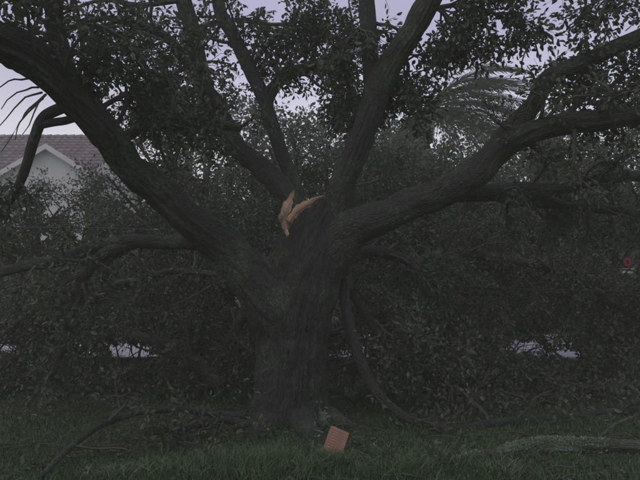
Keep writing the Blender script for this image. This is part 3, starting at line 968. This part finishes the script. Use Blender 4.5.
def dress(lst, n1, len1, n2=6, len2=.40, per=12, s0=.25, droop=.05, size=(.045, .085), wind=(.12, 0, 0), n15=0, hang=.1, s1=1.0):
    n1, n2 = int(n1 * 1.35), n2 + 2
    reseed(abs(lst[0][0] * 13 + lst[0][1] * 7 + lst[-1][0] * 3) + 1)
    P, Rd = one(path(lst), px_r(lst), 14)
    C, CR = sprout(P, Rd, n1, len1, s0, s1, (40, 85), droop, .3, 6, .5, .028, .005, wind)
    wood.append(tubes(C, CR, 5))
    if n15:
        E, ER = sprout(C, CR, n15, len1 * .6, .2, 1.0, (35, 75), droop, .3, 5, .6, .014, .004, wind)
        wood.append(tubes(E, ER, 4))
        C, CR = np.concatenate([C[:, :5], E]), np.concatenate([CR[:, :5], ER])
    D, DR = sprout(C, CR, n2, len2, .25, 1.0, (30, 70), droop + .04, .25, 4, .6, .006, .0025, wind)
    wood.append(tubes(D, DR, 3))
    lsets.append(leaves_on(D, per, size, .045, .52, .1, .3, True, hang))


dress(L1[5:], 14, .9, 5, .38, 9, .1, -.08, wind=(.25, 0, .75))
dress(L8, 13, .9, 6, .38, 10, .2)
dress(L9, 16, .9, 6, .40, 11, .1)
dress(L2[3:], 14, .9, 5, .38, 9, .1)
dress(L10[2:], 11, .9, 5, .38, 9, .1)
dress(L11, 14, .8, 6, .38, 11, .15)
dress(L3[4:], 9, .6, 4, .32, 9, .45)
dress(L3b, 11, .8, 5, .38, 9, .2)
dress(L4[4:], 18, .8, 6, .38, 10, .1)
dress(L4b[2:], 11, .6, 5, .32, 8, .3)
dress(L5, 14, .8, 6, .40, 12, .2, .12)
dress(L5b, 12, .8, 6, .40, 12, .2, .12)
dress(L6, 12, .7, 6, .38, 10, .25, .1)
dress(L6b, 10, .7, 6, .38, 10, .2, .15)
dress(L7, 5, .45, 4, .28, 7, .6, .15)
dress(L12, 10, .8, 6, .38, 11, .2)
dress(L13, 10, .6, 6, .38, 11, .2, .15)
# drooping sprays along the top of the picture
for lst in ([(418, 15, 6.6, 3), (455, 5, 6.5, 2.6), (490, 12, 6.4, 2.2), (525, 30, 6.35, 1.5)],
            [(378, 92, 6.9, 3), (392, 85, 7.2, 2.2), (408, 92, 7.5, 1.6), (412, 112, 7.7, 1.2)],
            [(398, 52, 6.7, 3), (408, 66, 7.0, 2.2), (404, 88, 7.2, 1.4)],
            [(430, 0, 6.6, 3), (452, 22, 6.6, 2.4), (470, 40, 6.6, 1.5)],
            [(440, -30, 6.5, 3), (480, -25, 6.4, 2.4), (515, -5, 6.4, 1.6)],
            [(620, -60, 6.1, 3), (610, -10, 6.1, 2.5), (595, 30, 6.1, 1.8)],
            [(190, 30, 8.2, 3), (230, 20, 8.2, 2.6), (275, 25, 8.2, 2.2), (310, 20, 8.3, 1.5)],
            [(60, 30, 5.5, 3), (95, 25, 5.6, 2.6), (130, 45, 5.7, 2.0), (150, 75, 5.8, 1.5)],
            [(100, 108, 5.9, 3), (125, 95, 6.2, 2.6), (150, 95, 6.5, 2.0), (185, 105, 6.8, 1.5)],
            [(180, 0, 8.3, 3), (140, 5, 8.2, 2.6), (100, 0, 8.1, 2.0), (60, 15, 8.0, 1.5)],
            [(368, 20, 6.95, 3), (345, 45, 7.0, 2.6), (335, 75, 7.1, 2.0)],
            [(265, 92, 8.0, 3), (285, 70, 8.1, 2.6), (315, 45, 8.2, 2.2), (345, 35, 8.3, 1.5)],
            [(250, 70, 8.1, 3), (268, 45, 8.1, 2.6), (290, 30, 8.2, 2.0), (300, 5, 8.3, 1.5)],
            [(198, 62, 8.15, 3), (170, 75, 8.0, 2.4), (140, 90, 7.9, 1.8), (125, 110, 7.8, 1.4)],
            [(210, 98, 8.05, 3), (190, 112, 8.0, 2.4), (160, 115, 7.9, 1.8)],
            [(335, 60, 8.2, 3), (350, 85, 8.1, 2.4), (345, 112, 8.0, 1.8)],
            [(600, 118, 6.1, 3), (610, 90, 6.2, 2.4), (625, 70, 6.3, 1.8)],
            [(560, 125, 6.2, 3), (580, 100, 6.5, 2.4), (605, 85, 6.8, 1.8)],
            ):
    wood.append(tubes(*one(path(lst), px_r(lst), 10), 5))
    dress(lst, 9, .6, 6, .36, 11, .15, .12)
V, Q = merge(wood)
oak_kids.append(tag(mesh_quads('branches', V, Q, M['twig'], oak), kind='stuff'))
V, Q = leaf_mesh(lsets, openings=True)
cr = mesh_quads('crown', V, Q, M['leaf'], oak); cr['kind'] = 'stuff'
oak_kids.append(cr)
shift(oak_kids, oak)
tag(oak, 'big dark oak with a torn pale stub in its fork, centre', 'tree')

# ------------------------------------------------------------------ fallen limbs
def fallen(name, label, lst, dressing, group='storm-felled limbs on the lawn', mat='bark_far', seg=20, leafmat='leaf_torn', hi=False, openings=True, ridge=.02, lump=.12, keep=None, kink=1.8):
    reseed(abs(lst[0][0]) * 41 + len(lst) * 7 + int(lst[1][1]))
    P = path(lst); rr = px_r(lst)
    for k in range(len(P)):
        P[k, 2] = max(P[k, 2], rr[k] * .8)
    i = int(np.argmin(P[:, 2]))
    root = empty(name, (P[i, 0], P[i, 1], 0))
    kids = []
    o, _, _ = limb_mesh('limb', P, rr, M[mat], root, seg, .04, seed=int(abs(lst[0][0])) + 3, ridge=ridge, lump=lump, jag=.10, kink=kink)
    kids.append(o)
    if dressing:
        n1, len1, n2, per, droop, s0 = dressing
        if openings:
            n1, n2, per = int(n1 * 1.8), n2 + 2, per + 6
        A, AR = one(P, rr, 14)
        C, CR = sprout(A, AR, n1, len1, s0, 1.0, (30, 85), droop, .28, 6, .55, .025, .006)
        D, DR = sprout(C, CR, n2, .55, .15, 1.0, (30, 75), droop, .28, 5, .55, .010, .003)
        E, ER = sprout(D, DR, 3, .28, .2, 1.0, (30, 70), droop, .25, 4, .6, .005, .002)
        if openings:
            ok = clear_of(D[:, 2]); D, DR = D[ok], DR[ok]
            ok = clear_of(E[:, 2]); E, ER = E[ok], ER[ok]
        V, Q = merge([tubes(C, CR, 5), tubes(D, DR, 4), tubes(E, ER, 3)])
        kids.append(tag(mesh_quads('branches', V, Q, M['twig'], root), kind='stuff'))
        V, Q = leaf_mesh([leaves_on(E, per, (.03, .082), .06, .5, hi=hi), leaves_on(D, per // 2, (.03, .082), .05, .5, hi=hi)], openings=openings, keep=keep)
        lv = mesh_quads('leaves', V, Q, M[leafmat], root); lv['kind'] = 'stuff'
        kids.append(lv)
    shift(kids, root)
    tag(root, label, 'fallen limb', group)
    return root


fallen('fallen_limb', 'leafy fallen limb heaped left of the oak trunk', [(225, 385, 8.4, 7), (180, 350, 8.8, 6), (120, 335, 9.2, 5), (50, 325, 9.6, 4), (-10, 320, 9.8, 2)], (15, 1.2, 7, 7, .05, .05))
fallen('fallen_limb', 'low leafy fallen limb along the lawn edge, far left', [(150, 396, 9.0, 6), (90, 385, 9.1, 5), (20, 378, 9.0, 4), (-50, 372, 9.0, 3)], (13, 1.0, 7, 8, .1, .0))
fallen('fallen_limb', 'torn leafy limb drooping below the left horizontal branch', [(268, 300, 8.3, 4), (225, 278, 8.7, 3.6), (170, 272, 9.0, 3.2), (110, 285, 9.3, 3), (50, 300, 9.5, 3), (-10, 345, 9.5, 2)], (15, 1.1, 7, 8, .08, .05))
fallen('fallen_limb', 'leafy broken limb hanging close behind the left of the trunk', [(250, 300, 8.2, 6), (235, 335, 8.5, 5), (215, 375, 8.6, 4), (190, 405, 8.5, 3)], (8, .7, 5, 5, .1, .05), leafmat='leaf')
fallen('fallen_limb', 'leafy fallen limb heaped just right of the oak trunk', [(350, 400, 8.3, 7), (400, 360, 8.8, 6), (455, 340, 9.2, 5), (520, 330, 9.5, 4), (570, 325, 9.8, 2)], (15, 1.2, 7, 7, .05, .05))
fallen('fallen_limb', 'low leafy fallen limb along the lawn edge, far right', [(450, 404, 8.8, 6), (520, 392, 8.9, 5), (600, 385, 9.0, 4), (680, 380, 9.0, 3)], (14, 1.0, 7, 8, .1, .0))
fallen('fallen_limb', 'torn leafy limb slumped under the right horizontal branch', [(400, 270, 8.8, 6), (460, 255, 9.0, 5), (530, 265, 9.3, 4), (600, 290, 9.4, 3), (660, 340, 9.4, 2)], (16, 1.1, 7, 8, .08, .05))
fallen('fallen_limb', 'leafy broken limb propped behind the right edge of the scene', [(560, 395, 9.4, 6), (600, 340, 9.6, 5), (640, 290, 9.7, 4), (690, 250, 9.8, 2)], (13, 1.1, 7, 8, .05, .05))
fallen('fallen_limb', 'leafy limb caught between the trunk and the hanging bough', [(330, 335, 8.5, 3.2), (380, 312, 8.9, 3), (425, 315, 9.1, 2.6), (470, 345, 9.2, 3), (500, 385, 9.2, 2)], (13, 1.0, 7, 8, .08, .05))
fallen('fallen_limb', 'bent bare limb hanging beside the trunk down to the grass', [(348, 262, 7.35, 4), (347, 295, 7.3, 5), (353, 335, 7.2, 5), (366, 376, 7.1, 5), (390, 407, 6.95, 4.8), (424, 427, 6.9, 4.5), (480, 428, 7.0, 4), (550, 417, 7.4, 4), (650, 408, 7.9, 3)], (11, .6, 4, 6, .1, .15), mat='bark', seg=30, openings=False)
fallen('fallen_limb', 'straight bare limb slanting down right of the trunk into foliage', [(350, 290, 7.6, 4), (372, 324, 7.6, 5), (400, 350, 7.6, 5), (432, 373, 7.7, 4.5), (470, 398, 8.0, 4), (500, 405, 8.0, 3)], (10, .6, 4, 6, .1, .15), mat='bark', seg=26)
fallen('fallen_limb', 'pale lichen-covered log lying on the grass, lower right', [(450, 463, 5.5, 3), (480, 456, 5.65, 5), (515, 450, 5.8, 6.3), (545, 445, 5.9, 7), (590, 446, 5.9, 6.8), (640, 447, 5.9, 6.5), (720, 449, 5.95, 6)], None, mat='bark_log', seg=64, openings=False, ridge=.09, lump=.16, kink=.4)
fallen('fallen_limb', 'thin dark branch arching over the grass, lower left', [(38, 480, 5.1, 2.5), (65, 452, 5.6, 3), (95, 428, 6.1, 3), (128, 414, 6.5, 3.2), (165, 410, 6.7, 3.5), (205, 412, 6.8, 4), (242, 416, 6.85, 4)], (6, .5, 4, 3, .1, .2), mat='bark', seg=16, openings=False, hi=True, leafmat='leaf')
fallen('fallen_limb', 'small leafy branch dropped against the left of the trunk base', [(250, 424, 6.6, 4), (225, 418, 6.6, 3.5), (195, 425, 6.5, 3), (160, 432, 6.4, 2)], (8, .4, 4, 5, .10, .1), mat='bark', seg=16, openings=False, hi=True, leafmat='leaf')
fallen('fallen_limb', 'thin bent branch springing from the grass at the lower right edge', [(592, 452, 5.95, 1.6), (602, 436, 6.0, 1.7), (620, 422, 6.0, 1.5), (648, 412, 6.0, 1.2)], (3, .25, 2, 3, .05, .5), mat='bark_log', seg=10, openings=False, hi=True)

def moss_on(root, lst, n):
    P, Rr = one(path(lst), px_r(lst), 30)
    i = np.zeros(n, int); sv = rng.random(n)
    keep = vnoise(np.stack([sv * 14, sv * 0 + 2.2, sv * 0], -1)) > .38
    i, sv = i[keep], sv[keep]
    p, r, t = sample(P, Rr, i, sv)
    a = rng.normal(0, .75, len(p))
    side = norm(np.cross(t, np.array([0, 0, 1.0]))); up_ = np.cross(side, t)
    d = side * np.sin(a)[:, None] + up_ * np.cos(a)[:, None]
    q = p + d * (r * 1.02)[:, None]
    d2 = norm(d + rng.normal(size=d.shape) * .7)
    nr = rng.normal(size=d.shape); nr = norm(nr - d2 * (nr * d2).sum(1, keepdims=True))
    V, Q = leaf_mesh([(q, d2, nr, rng.uniform(.012, .032, len(q)), .5, False)])
    o = tag(mesh_quads('moss', V, Q, M['moss'], root), kind='stuff')
    shift([o], root)


LOG = [(450, 463, 5.5, 3), (480, 456, 5.65, 5), (515, 450, 5.8, 6.3), (545, 445, 5.9, 7), (590, 446, 5.9, 6.8), (640, 447, 5.9, 6.5), (720, 449, 5.95, 6)]
moss_on([o for o in COL.objects if o.get('label', '').startswith('pale lichen-covered log')][0], LOG, 3500)

# ------------------------------------------------------------------ shrubs along the verge
def shrub(label, px, Y, h, w, n=12, per=10):
    bx = (px - 320) / FPX * Y
    reseed(px * 3 + 1)
    root = empty('shrub', (bx, Y, 0))
    a = rng.uniform(0, 6.28, n); e = rng.uniform(.1, 1.0, n)
    tip = np.stack([bx + np.cos(a) * w * e, Y + np.sin(a) * .5 * e, h * (1 - .4 * e) * rng.uniform(.8, 1.1, n)], -1)
    b0 = np.stack([bx + np.cos(a) * .08, Y + np.sin(a) * .08, 0 * a], -1)
    P = np.stack([b0 + (tip - b0) * t + np.array([0, 0, .15 * math.sin(t * 3.14)]) for t in (0, .25, .5, .75, 1)], 1)
    Rd = np.linspace(.018, .005, 5)[None] * np.ones((n, 1))
    C, CR = sprout(P, Rd, 8, .45, .15, 1.0, rmax=.008, K=4)
    D, DR = sprout(C, CR, 4, .22, .2, 1.0, rmax=.004, K=3)
    V, Q = merge([tubes(P, Rd, 5), tubes(C, CR, 3)])
    k1 = tag(mesh_quads('stems', V, Q, M['twig'], root), kind='stuff')
    V, Q = leaf_mesh([leaves_on(D, per, (.05, .09), .07, .5, hi=False)], openings=True)
    k2 = mesh_quads('leaves', V, Q, M['leaf_back'], root); k2['kind'] = 'stuff'
    shift([k1, k2], root)
    tag(root, label, 'shrub', 'shrubs along the verge')


shrub('low shrub at the verge behind the far left lawn', 40, 10.6, .85, 1.0)
shrub('low shrub at the verge between the left lawn and trunk', 190, 10.8, .85, .9)
shrub('low shrub at the verge hidden behind the oak trunk base', 300, 10.5, 1.15, 1.2, 22, 12)
shrub('low shrub at the verge just left of the oak trunk', 240, 10.2, 1.1, .9, 20, 12)
shrub('low shrub at the verge behind the bent bare limb', 400, 10.7, .9, .9)
shrub('low shrub at the verge behind the far right lawn', 610, 10.6, .8, 1.0)
shrub('low shrub at the verge behind the lichen-covered log', 500, 10.8, .8, .8)

# ------------------------------------------------------------------ ribbed clay block
def clay_block():
    c = [at(332.5, 426, 5.84), at(351, 433, 5.84), at(340, 458, 5.70), at(322, 449, 5.70)]
    ctr = sum(c) / 4
    ux = norm((c[1] - c[0]) + (c[2] - c[3])); uy = norm((c[0] - c[3]) + (c[1] - c[2]))
    nz = norm(np.cross(ux, uy)); uy = np.cross(nz, ux)
    w = (np.linalg.norm(c[1] - c[0]) + np.linalg.norm(c[2] - c[3])) / 2
    h = (np.linalg.norm(c[0] - c[3]) + np.linalg.norm(c[1] - c[2])) / 2
    if nz[1] > 0: nz = -nz
    root = empty('clay_block', (c[2][0], c[2][1], 0))
    from mathutils import Matrix
    mtx = Matrix(((ux[0], uy[0], nz[0], ctr[0] - root.location[0]), (ux[1], uy[1], nz[1], ctr[1] - root.location[1]), (ux[2], uy[2], nz[2], ctr[2]), (0, 0, 0, 1)))
    body = MB().box(-w / 2, w / 2, -h / 2, h / 2, -.055, 0).build('body', M['clay'], root, .007)
    body.matrix_local = mtx
    n = 9
    me = None
    for k in range(n):
        y0 = -h / 2 + .008 + (h - .016) * k / n
        if me is None:
            r = MB().box(-w / 2 + .004, w / 2 - .004, 0, (h - .016) / n * .78, -.002, .0035).build('rib', M['clay'], root, .0025)
            me = r.data
        else:
            r = link(bpy.data.objects.new('rib', me), root)
        r.matrix_local = mtx @ Matrix.Translation((0, y0, 0))
    tag(root, 'ribbed red clay block tilted against a root at the trunk base', 'clay block')


clay_block()

# ------------------------------------------------------------------ sign at the right edge, downed cable
def sign():
    p = at(627, 263, 10.2)
    root = empty('small_sign', (p[0], p[1], 0))
    post = MB().box(-.025, .025, .012, .06, -.1, p[2] + .05).build('post', M['dark'], root, .004)
    MB().box(-.11, .11, -.012, .010, p[2] - .17, p[2] - .09).build('white_plate', M['white'], root, .003)
    MB().box(-.068, .068, -.006, .008, p[2] - .07, p[2] + .10).build('dark_plate', M['dark'], root, .003)
    v, f, n = [], [], 28
    for yy in (-.022, -.008):
        for r0 in (.48, 1.0):
            for k in range(n):
                a = 2 * math.pi * k / n
                v.append((math.cos(a) * .058 * r0, yy, p[2] + .015 + math.sin(a) * .072 * r0))
    for k in range(n):
        j = (k + 1) % n
        f += [(k, j, n + j, n + k), (2 * n + k, 3 * n + k, 3 * n + j, 2 * n + j), (n + k, n + j, 3 * n + j, 3 * n + k), (k, 2 * n + k, 2 * n + j, j)]
    MB().add(v, f).build('red_ring', M['red'], root)
    tag(root, 'small sign with a red ring above a white plate, right edge', 'sign')


sign()


def cable():
    a = at(-60, 224, 10.2); b = at(0, 227, 10.0); c = at(180, 232, 9.6); d = at(340, 262, 9.4); e = at(420, 282, 8.6); f = at(520, 289, 8.5); g = at(640, 293, 8.5)
    h = at(720, 310, 8.5)
    z = h.copy(); z[0] += 1.5; z[2] = .02
    p0 = a.copy(); p0[0] -= 3.0; p0[2] += .7
    P, Rr, _ = catmull([p0, a, b, c, d, e, f, g, h, z], [.009] * 10, 80)
    V, Q = tubes(P[None], Rr[None], 6)
    tag(mesh_quads('cable', V, Q, M['cable'], None, True), 'thin black cable sagging across the scene behind the oak', 'cable')
    root = empty('utility_pole', (p0[0], p0[1] + .15, 0))
    o, _, _ = limb_mesh('pole', [(0, 0, -.3), (0, 0, 4), (0, 0, 8.5)], [.15, .13, .10], M['pole'], root, 16, .3, lump=.02, ridge=.005, kink=0)
    MB().box(-.9, .9, -.05, .05, 7.6, 7.72).build('crossarm', M['pole'], root, .01)
    tag(root, 'wooden utility pole outside the left edge holding the cable', 'utility pole')


cable()

# ------------------------------------------------------------------ grass, weeds, litter
def in_view(x, y, pad=1.2):
    return np.abs(x) < y * (330 / FPX) + pad


def grass():
    reseed(78)
    sets = []
    for (n, y0, y1, h0, h1, wd, two) in ((80000, 4.4, 7.0, .03, .075, .005, True), (70000, 7.0, 10.0, .03, .075, .009, False), (30000, 10.0, 12.8, .05, .12, .013, False), (26000, 17.6, 28, .06, .12, .03, False)):
        y = rng.uniform(y0, y1, n); x = rng.uniform(-1, 1, n) * (y * (330 / FPX) + 1.5)
        dens = vnoise(np.stack([x * 1.1, y * 1.1, x * 0 + 1.5], -1))
        ok = rng.random(n) < .35 + dens
        if y1 > 18: ok &= (y > 19.7) | (y < 18.2)
        x, y = x[ok], y[ok]
        tall = np.exp(-(((x - at(225, 470, 5.3)[0]) / .65) ** 2 + ((y - 5.35) / .35) ** 2)) + .7 * np.exp(-(((x - at(425, 470, 5.3)[0]) / .5) ** 2 + ((y - 5.3) / .35) ** 2))
        dn = vnoise(np.stack([x * 2.2, y * 2.2, x * 0 + 9.5], -1))
        h = rng.uniform(h0, h1, len(x)) * (.5 + dn) * (1 + 3.2 * tall * rng.random(len(x)))
        b = np.stack([x, y, ground_z(x, y) - .01], -1)
        a = rng.uniform(0, 6.28, len(x))
        sd = np.stack([np.cos(a), np.sin(a), 0 * a], -1) * (wd * rng.uniform(.6, 1.2, len(x)))[:, None]
        ln = rng.normal(size=(len(x), 2)) * .42
        top = b + np.stack([ln[:, 0] * h, ln[:, 1] * h, h], -1)
        if two:
            mid = b + np.stack([ln[:, 0] * h * .35, ln[:, 1] * h * .35, h * .6], -1)
            V = np.stack([b - sd, b + sd, mid + sd * .7, mid - sd * .7, top + sd * .1, top - sd * .1], 1)
            i = np.arange(len(x))[:, None] * 6
            Q = np.concatenate([i + np.array([0, 1, 2, 3]), i + np.array([3, 2, 4, 5])])
        else:
            V = np.stack([b - sd, b + sd, top + sd * .15, top - sd * .15], 1)
            Q = np.arange(len(x))[:, None] * 4 + np.array([0, 1, 2, 3])
        sets.append((V.reshape(-1, 3), Q))
    V, Q = merge(sets)
    tag(mesh_quads('grass', V, Q, M['grass']), 'short green grass covering the lawn', 'grass', kind='stuff')


grass()


def tall_grass():
    reseed(79)
    cs = [(175, 470, 5.3), (205, 462, 5.5), (232, 466, 5.4), (262, 458, 5.6), (285, 462, 5.5), (310, 468, 5.35), (405, 470, 5.3), (428, 464, 5.45), (395, 458, 5.6), (255, 475, 5.15), (215, 478, 5.1), (120, 474, 5.2), (500, 474, 5.2), (324, 463, 5.55), (340, 466, 5.5)]
    c = np.array([at(*q) for q in cs])
    n = 5200
    i = rng.integers(0, len(c), n)
    x = c[i, 0] + rng.normal(0, .11, n); y = c[i, 1] + rng.normal(0, .10, n)
    h = rng.uniform(.06, .19, n)
    b = np.stack([x, y, ground_z(x, y) - .01], -1)
    a = rng.uniform(0, 6.28, n)
    sd = np.stack([np.cos(a), np.sin(a), 0 * a], -1) * rng.uniform(.002, .005, n)[:, None]
    ln = rng.normal(size=(n, 2)) * .5 + (b[:, :2] - c[i, :2]) * 2.0
    pts = [b + np.stack([ln[:, 0] * h * t ** 2, ln[:, 1] * h * t ** 2, h * (t - .25 * t ** 3)], -1) for t in (0, .4, .75, 1.0)]
    V = np.stack([pts[0] - sd, pts[0] + sd, pts[1] + sd, pts[1] - sd, pts[2] + sd * .7, pts[2] - sd * .7, pts[3] + sd * .1, pts[3] - sd * .1], 1)
    k = np.arange(n)[:, None] * 8
    Q = np.concatenate([k + np.array([0, 1, 2, 3]), k + np.array([3, 2, 4, 5]), k + np.array([5, 4, 6, 7])])
    tag(mesh_quads('tall_grass', V.reshape(-1, 3), Q, M['tuft']), 'taller light green grass tufts in front of the oak', 'grass', kind='stuff')


tall_grass()


def litter():
    reseed(80)
    n = 5000
    y = rng.uniform(4.5, 11, n); x = rng.uniform(-1, 1, n) * (y * .54 + 1)
    p = np.stack([x, y, ground_z(x, y) + rng.uniform(.005, .05, n)], -1)
    d = norm(rng.normal(size=p.shape) * np.array([1, 1, .25]))
    nr = norm(rng.normal(size=p.shape) * .4 + np.array([0, 0, 1.0])); nr = norm(nr - d * (nr * d).sum(1, keepdims=True))
    V, Q = leaf_mesh([(p, d, nr, rng.uniform(.04, .09, n), .45, True)], zmin=-1)
    tag(mesh_quads('leaf_litter', V, Q, M['leaf_litter']), 'torn leaves littering the lawn', 'leaf litter', kind='stuff')
    m = 260
    y = rng.uniform(4.7, 9, m); x = rng.uniform(-1, 1, m) * (y * .54)
    a = rng.uniform(0, 6.28, m); l = rng.uniform(.1, .45, m)
    p0 = np.stack([x, y, ground_z(x, y) + .03], -1)
    P = np.stack([p0 + np.stack([np.cos(a) * l * t, np.sin(a) * l * t, .03 * np.sin(t * 3 + a)], -1) + rng.normal(size=(m, 3)) * .008 for t in (0, .33, .66, 1)], 1)
    V, Q = tubes(P, np.repeat(rng.uniform(.003, .008, m)[:, None], 4, 1), 4)
    tag(mesh_quads('twig_litter', V, Q, M['twig']), 'broken twigs littering the lawn', 'twig litter', kind='stuff')


litter()


def weed(label, px, py, Y, h, n):
    b = at(px, py, Y); b[2] = 0
    root = empty('weed_plant', b)
    a = rng.uniform(0, 6.28, n)
    P = np.stack([np.stack([np.cos(a) * h * .5 * t, np.sin(a) * h * .4 * t, h * t * rng.uniform(.7, 1.1, n)], -1) for t in (0, .35, .7, 1)], 1) + np.array([0, 0, 0.0])
    V, Q = tubes(P, np.linspace(.004, .002, 4)[None] * np.ones((n, 1)), 4)
    tag(mesh_quads('stems', V, Q, M['twig'], root), kind='stuff')
    V, Q = leaf_mesh([leaves_on(P, 9, (.028, .055), .03, .45, .2, .6, True)])
    o = mesh_quads('leaves', V, Q, M['weed'], root); o['kind'] = 'stuff'
    tag(root, label, 'weed', 'weeds around the trunk base')


weed('bright green weed at the left foot of the trunk', 258, 436, 6.35, .26, 9)
weed('small weed in the tall grass left of the trunk', 205, 452, 5.7, .22, 8)
weed('small weed in the grass just left of the clay block', 312, 455, 5.7, .20, 8)
weed('weed growing in the grass right of the clay block', 385, 455, 5.6, .22, 8)
weed('weed tuft at the left end of the lichen-covered log', 440, 462, 5.45, .22, 8)

# pale lichen on the foot of the trunk
def lichen():
    reseed(82)
    n = 130
    px = rng.normal(322, 3.6, n); py = rng.normal(421, 7.5, n)
    Vs, Qs, k = [], [], 0
    oz = np.array([0, -1.0, .1])
    dg = bpy.context.evaluated_depsgraph_get()
    bpy.context.view_layer.update()
    for a, b in zip(px, py):
        far = at(a, b, 9.0); o = np.array([0, 0, CAM_H]); d = norm(far - o)
        hit, loc, nrm, _, ob, _ = sc.ray_cast(bpy.context.evaluated_depsgraph_get(), Vector(o + d * 5.9), Vector(d))
        if not hit or ob.parent is not oak: continue
        loc, nr = np.array(loc), np.array(nrm)
        u = norm(np.cross(nr, [0.1, .2, 1.0])); v = np.cross(nr, u)
        r = rng.uniform(.008, .024)
        m = 6
        ring = [loc + nr * .006 + (u * math.cos(t) + v * math.sin(t)) * r * rng.uniform(.6, 1.2) for t in np.linspace(0, 6.28, m, endpoint=False)]
        Vs += ring
        Qs += [(k, k + 1, k + 2, k + 3), (k, k + 3, k + 4, k + 5)]
        k += m
    if Vs:
        o = mesh_quads('lichen', np.array(Vs), np.array(Qs), mat_leaf('pale_lichen', [(0, (.12, .17, .12)), (1, (.24, .29, .23))], .9), oak)
        o['kind'] = 'stuff'
        o['label'] = 'pale green lichen patch on the trunk foot'
        shift([o], oak)


lichen()

# ------------------------------------------------------------------ haze volume added to lift the darks, standing in for lens glare
hz = MB().box(-124, 124, -124, 124, -1.2, 13.5).build('haze', bpy.data.materials.new('veil_haze'))
hm = hz.data.materials[0]
hm.use_nodes = True
hm.node_tree.nodes.clear()
ho = hm.node_tree.nodes.new('ShaderNodeOutputMaterial')
hv = hm.node_tree.nodes.new('ShaderNodeVolumePrincipled')
hv.inputs['Color'].default_value = (0.83, 0.92, 0.67, 1)
hv.inputs['Density'].default_value = 0.0085
hm.node_tree.links.new(hv.outputs['Volume'], ho.inputs['Volume'])
tag(hz, 'thin added haze lifting the dark tones', 'haze', kind='stuff')
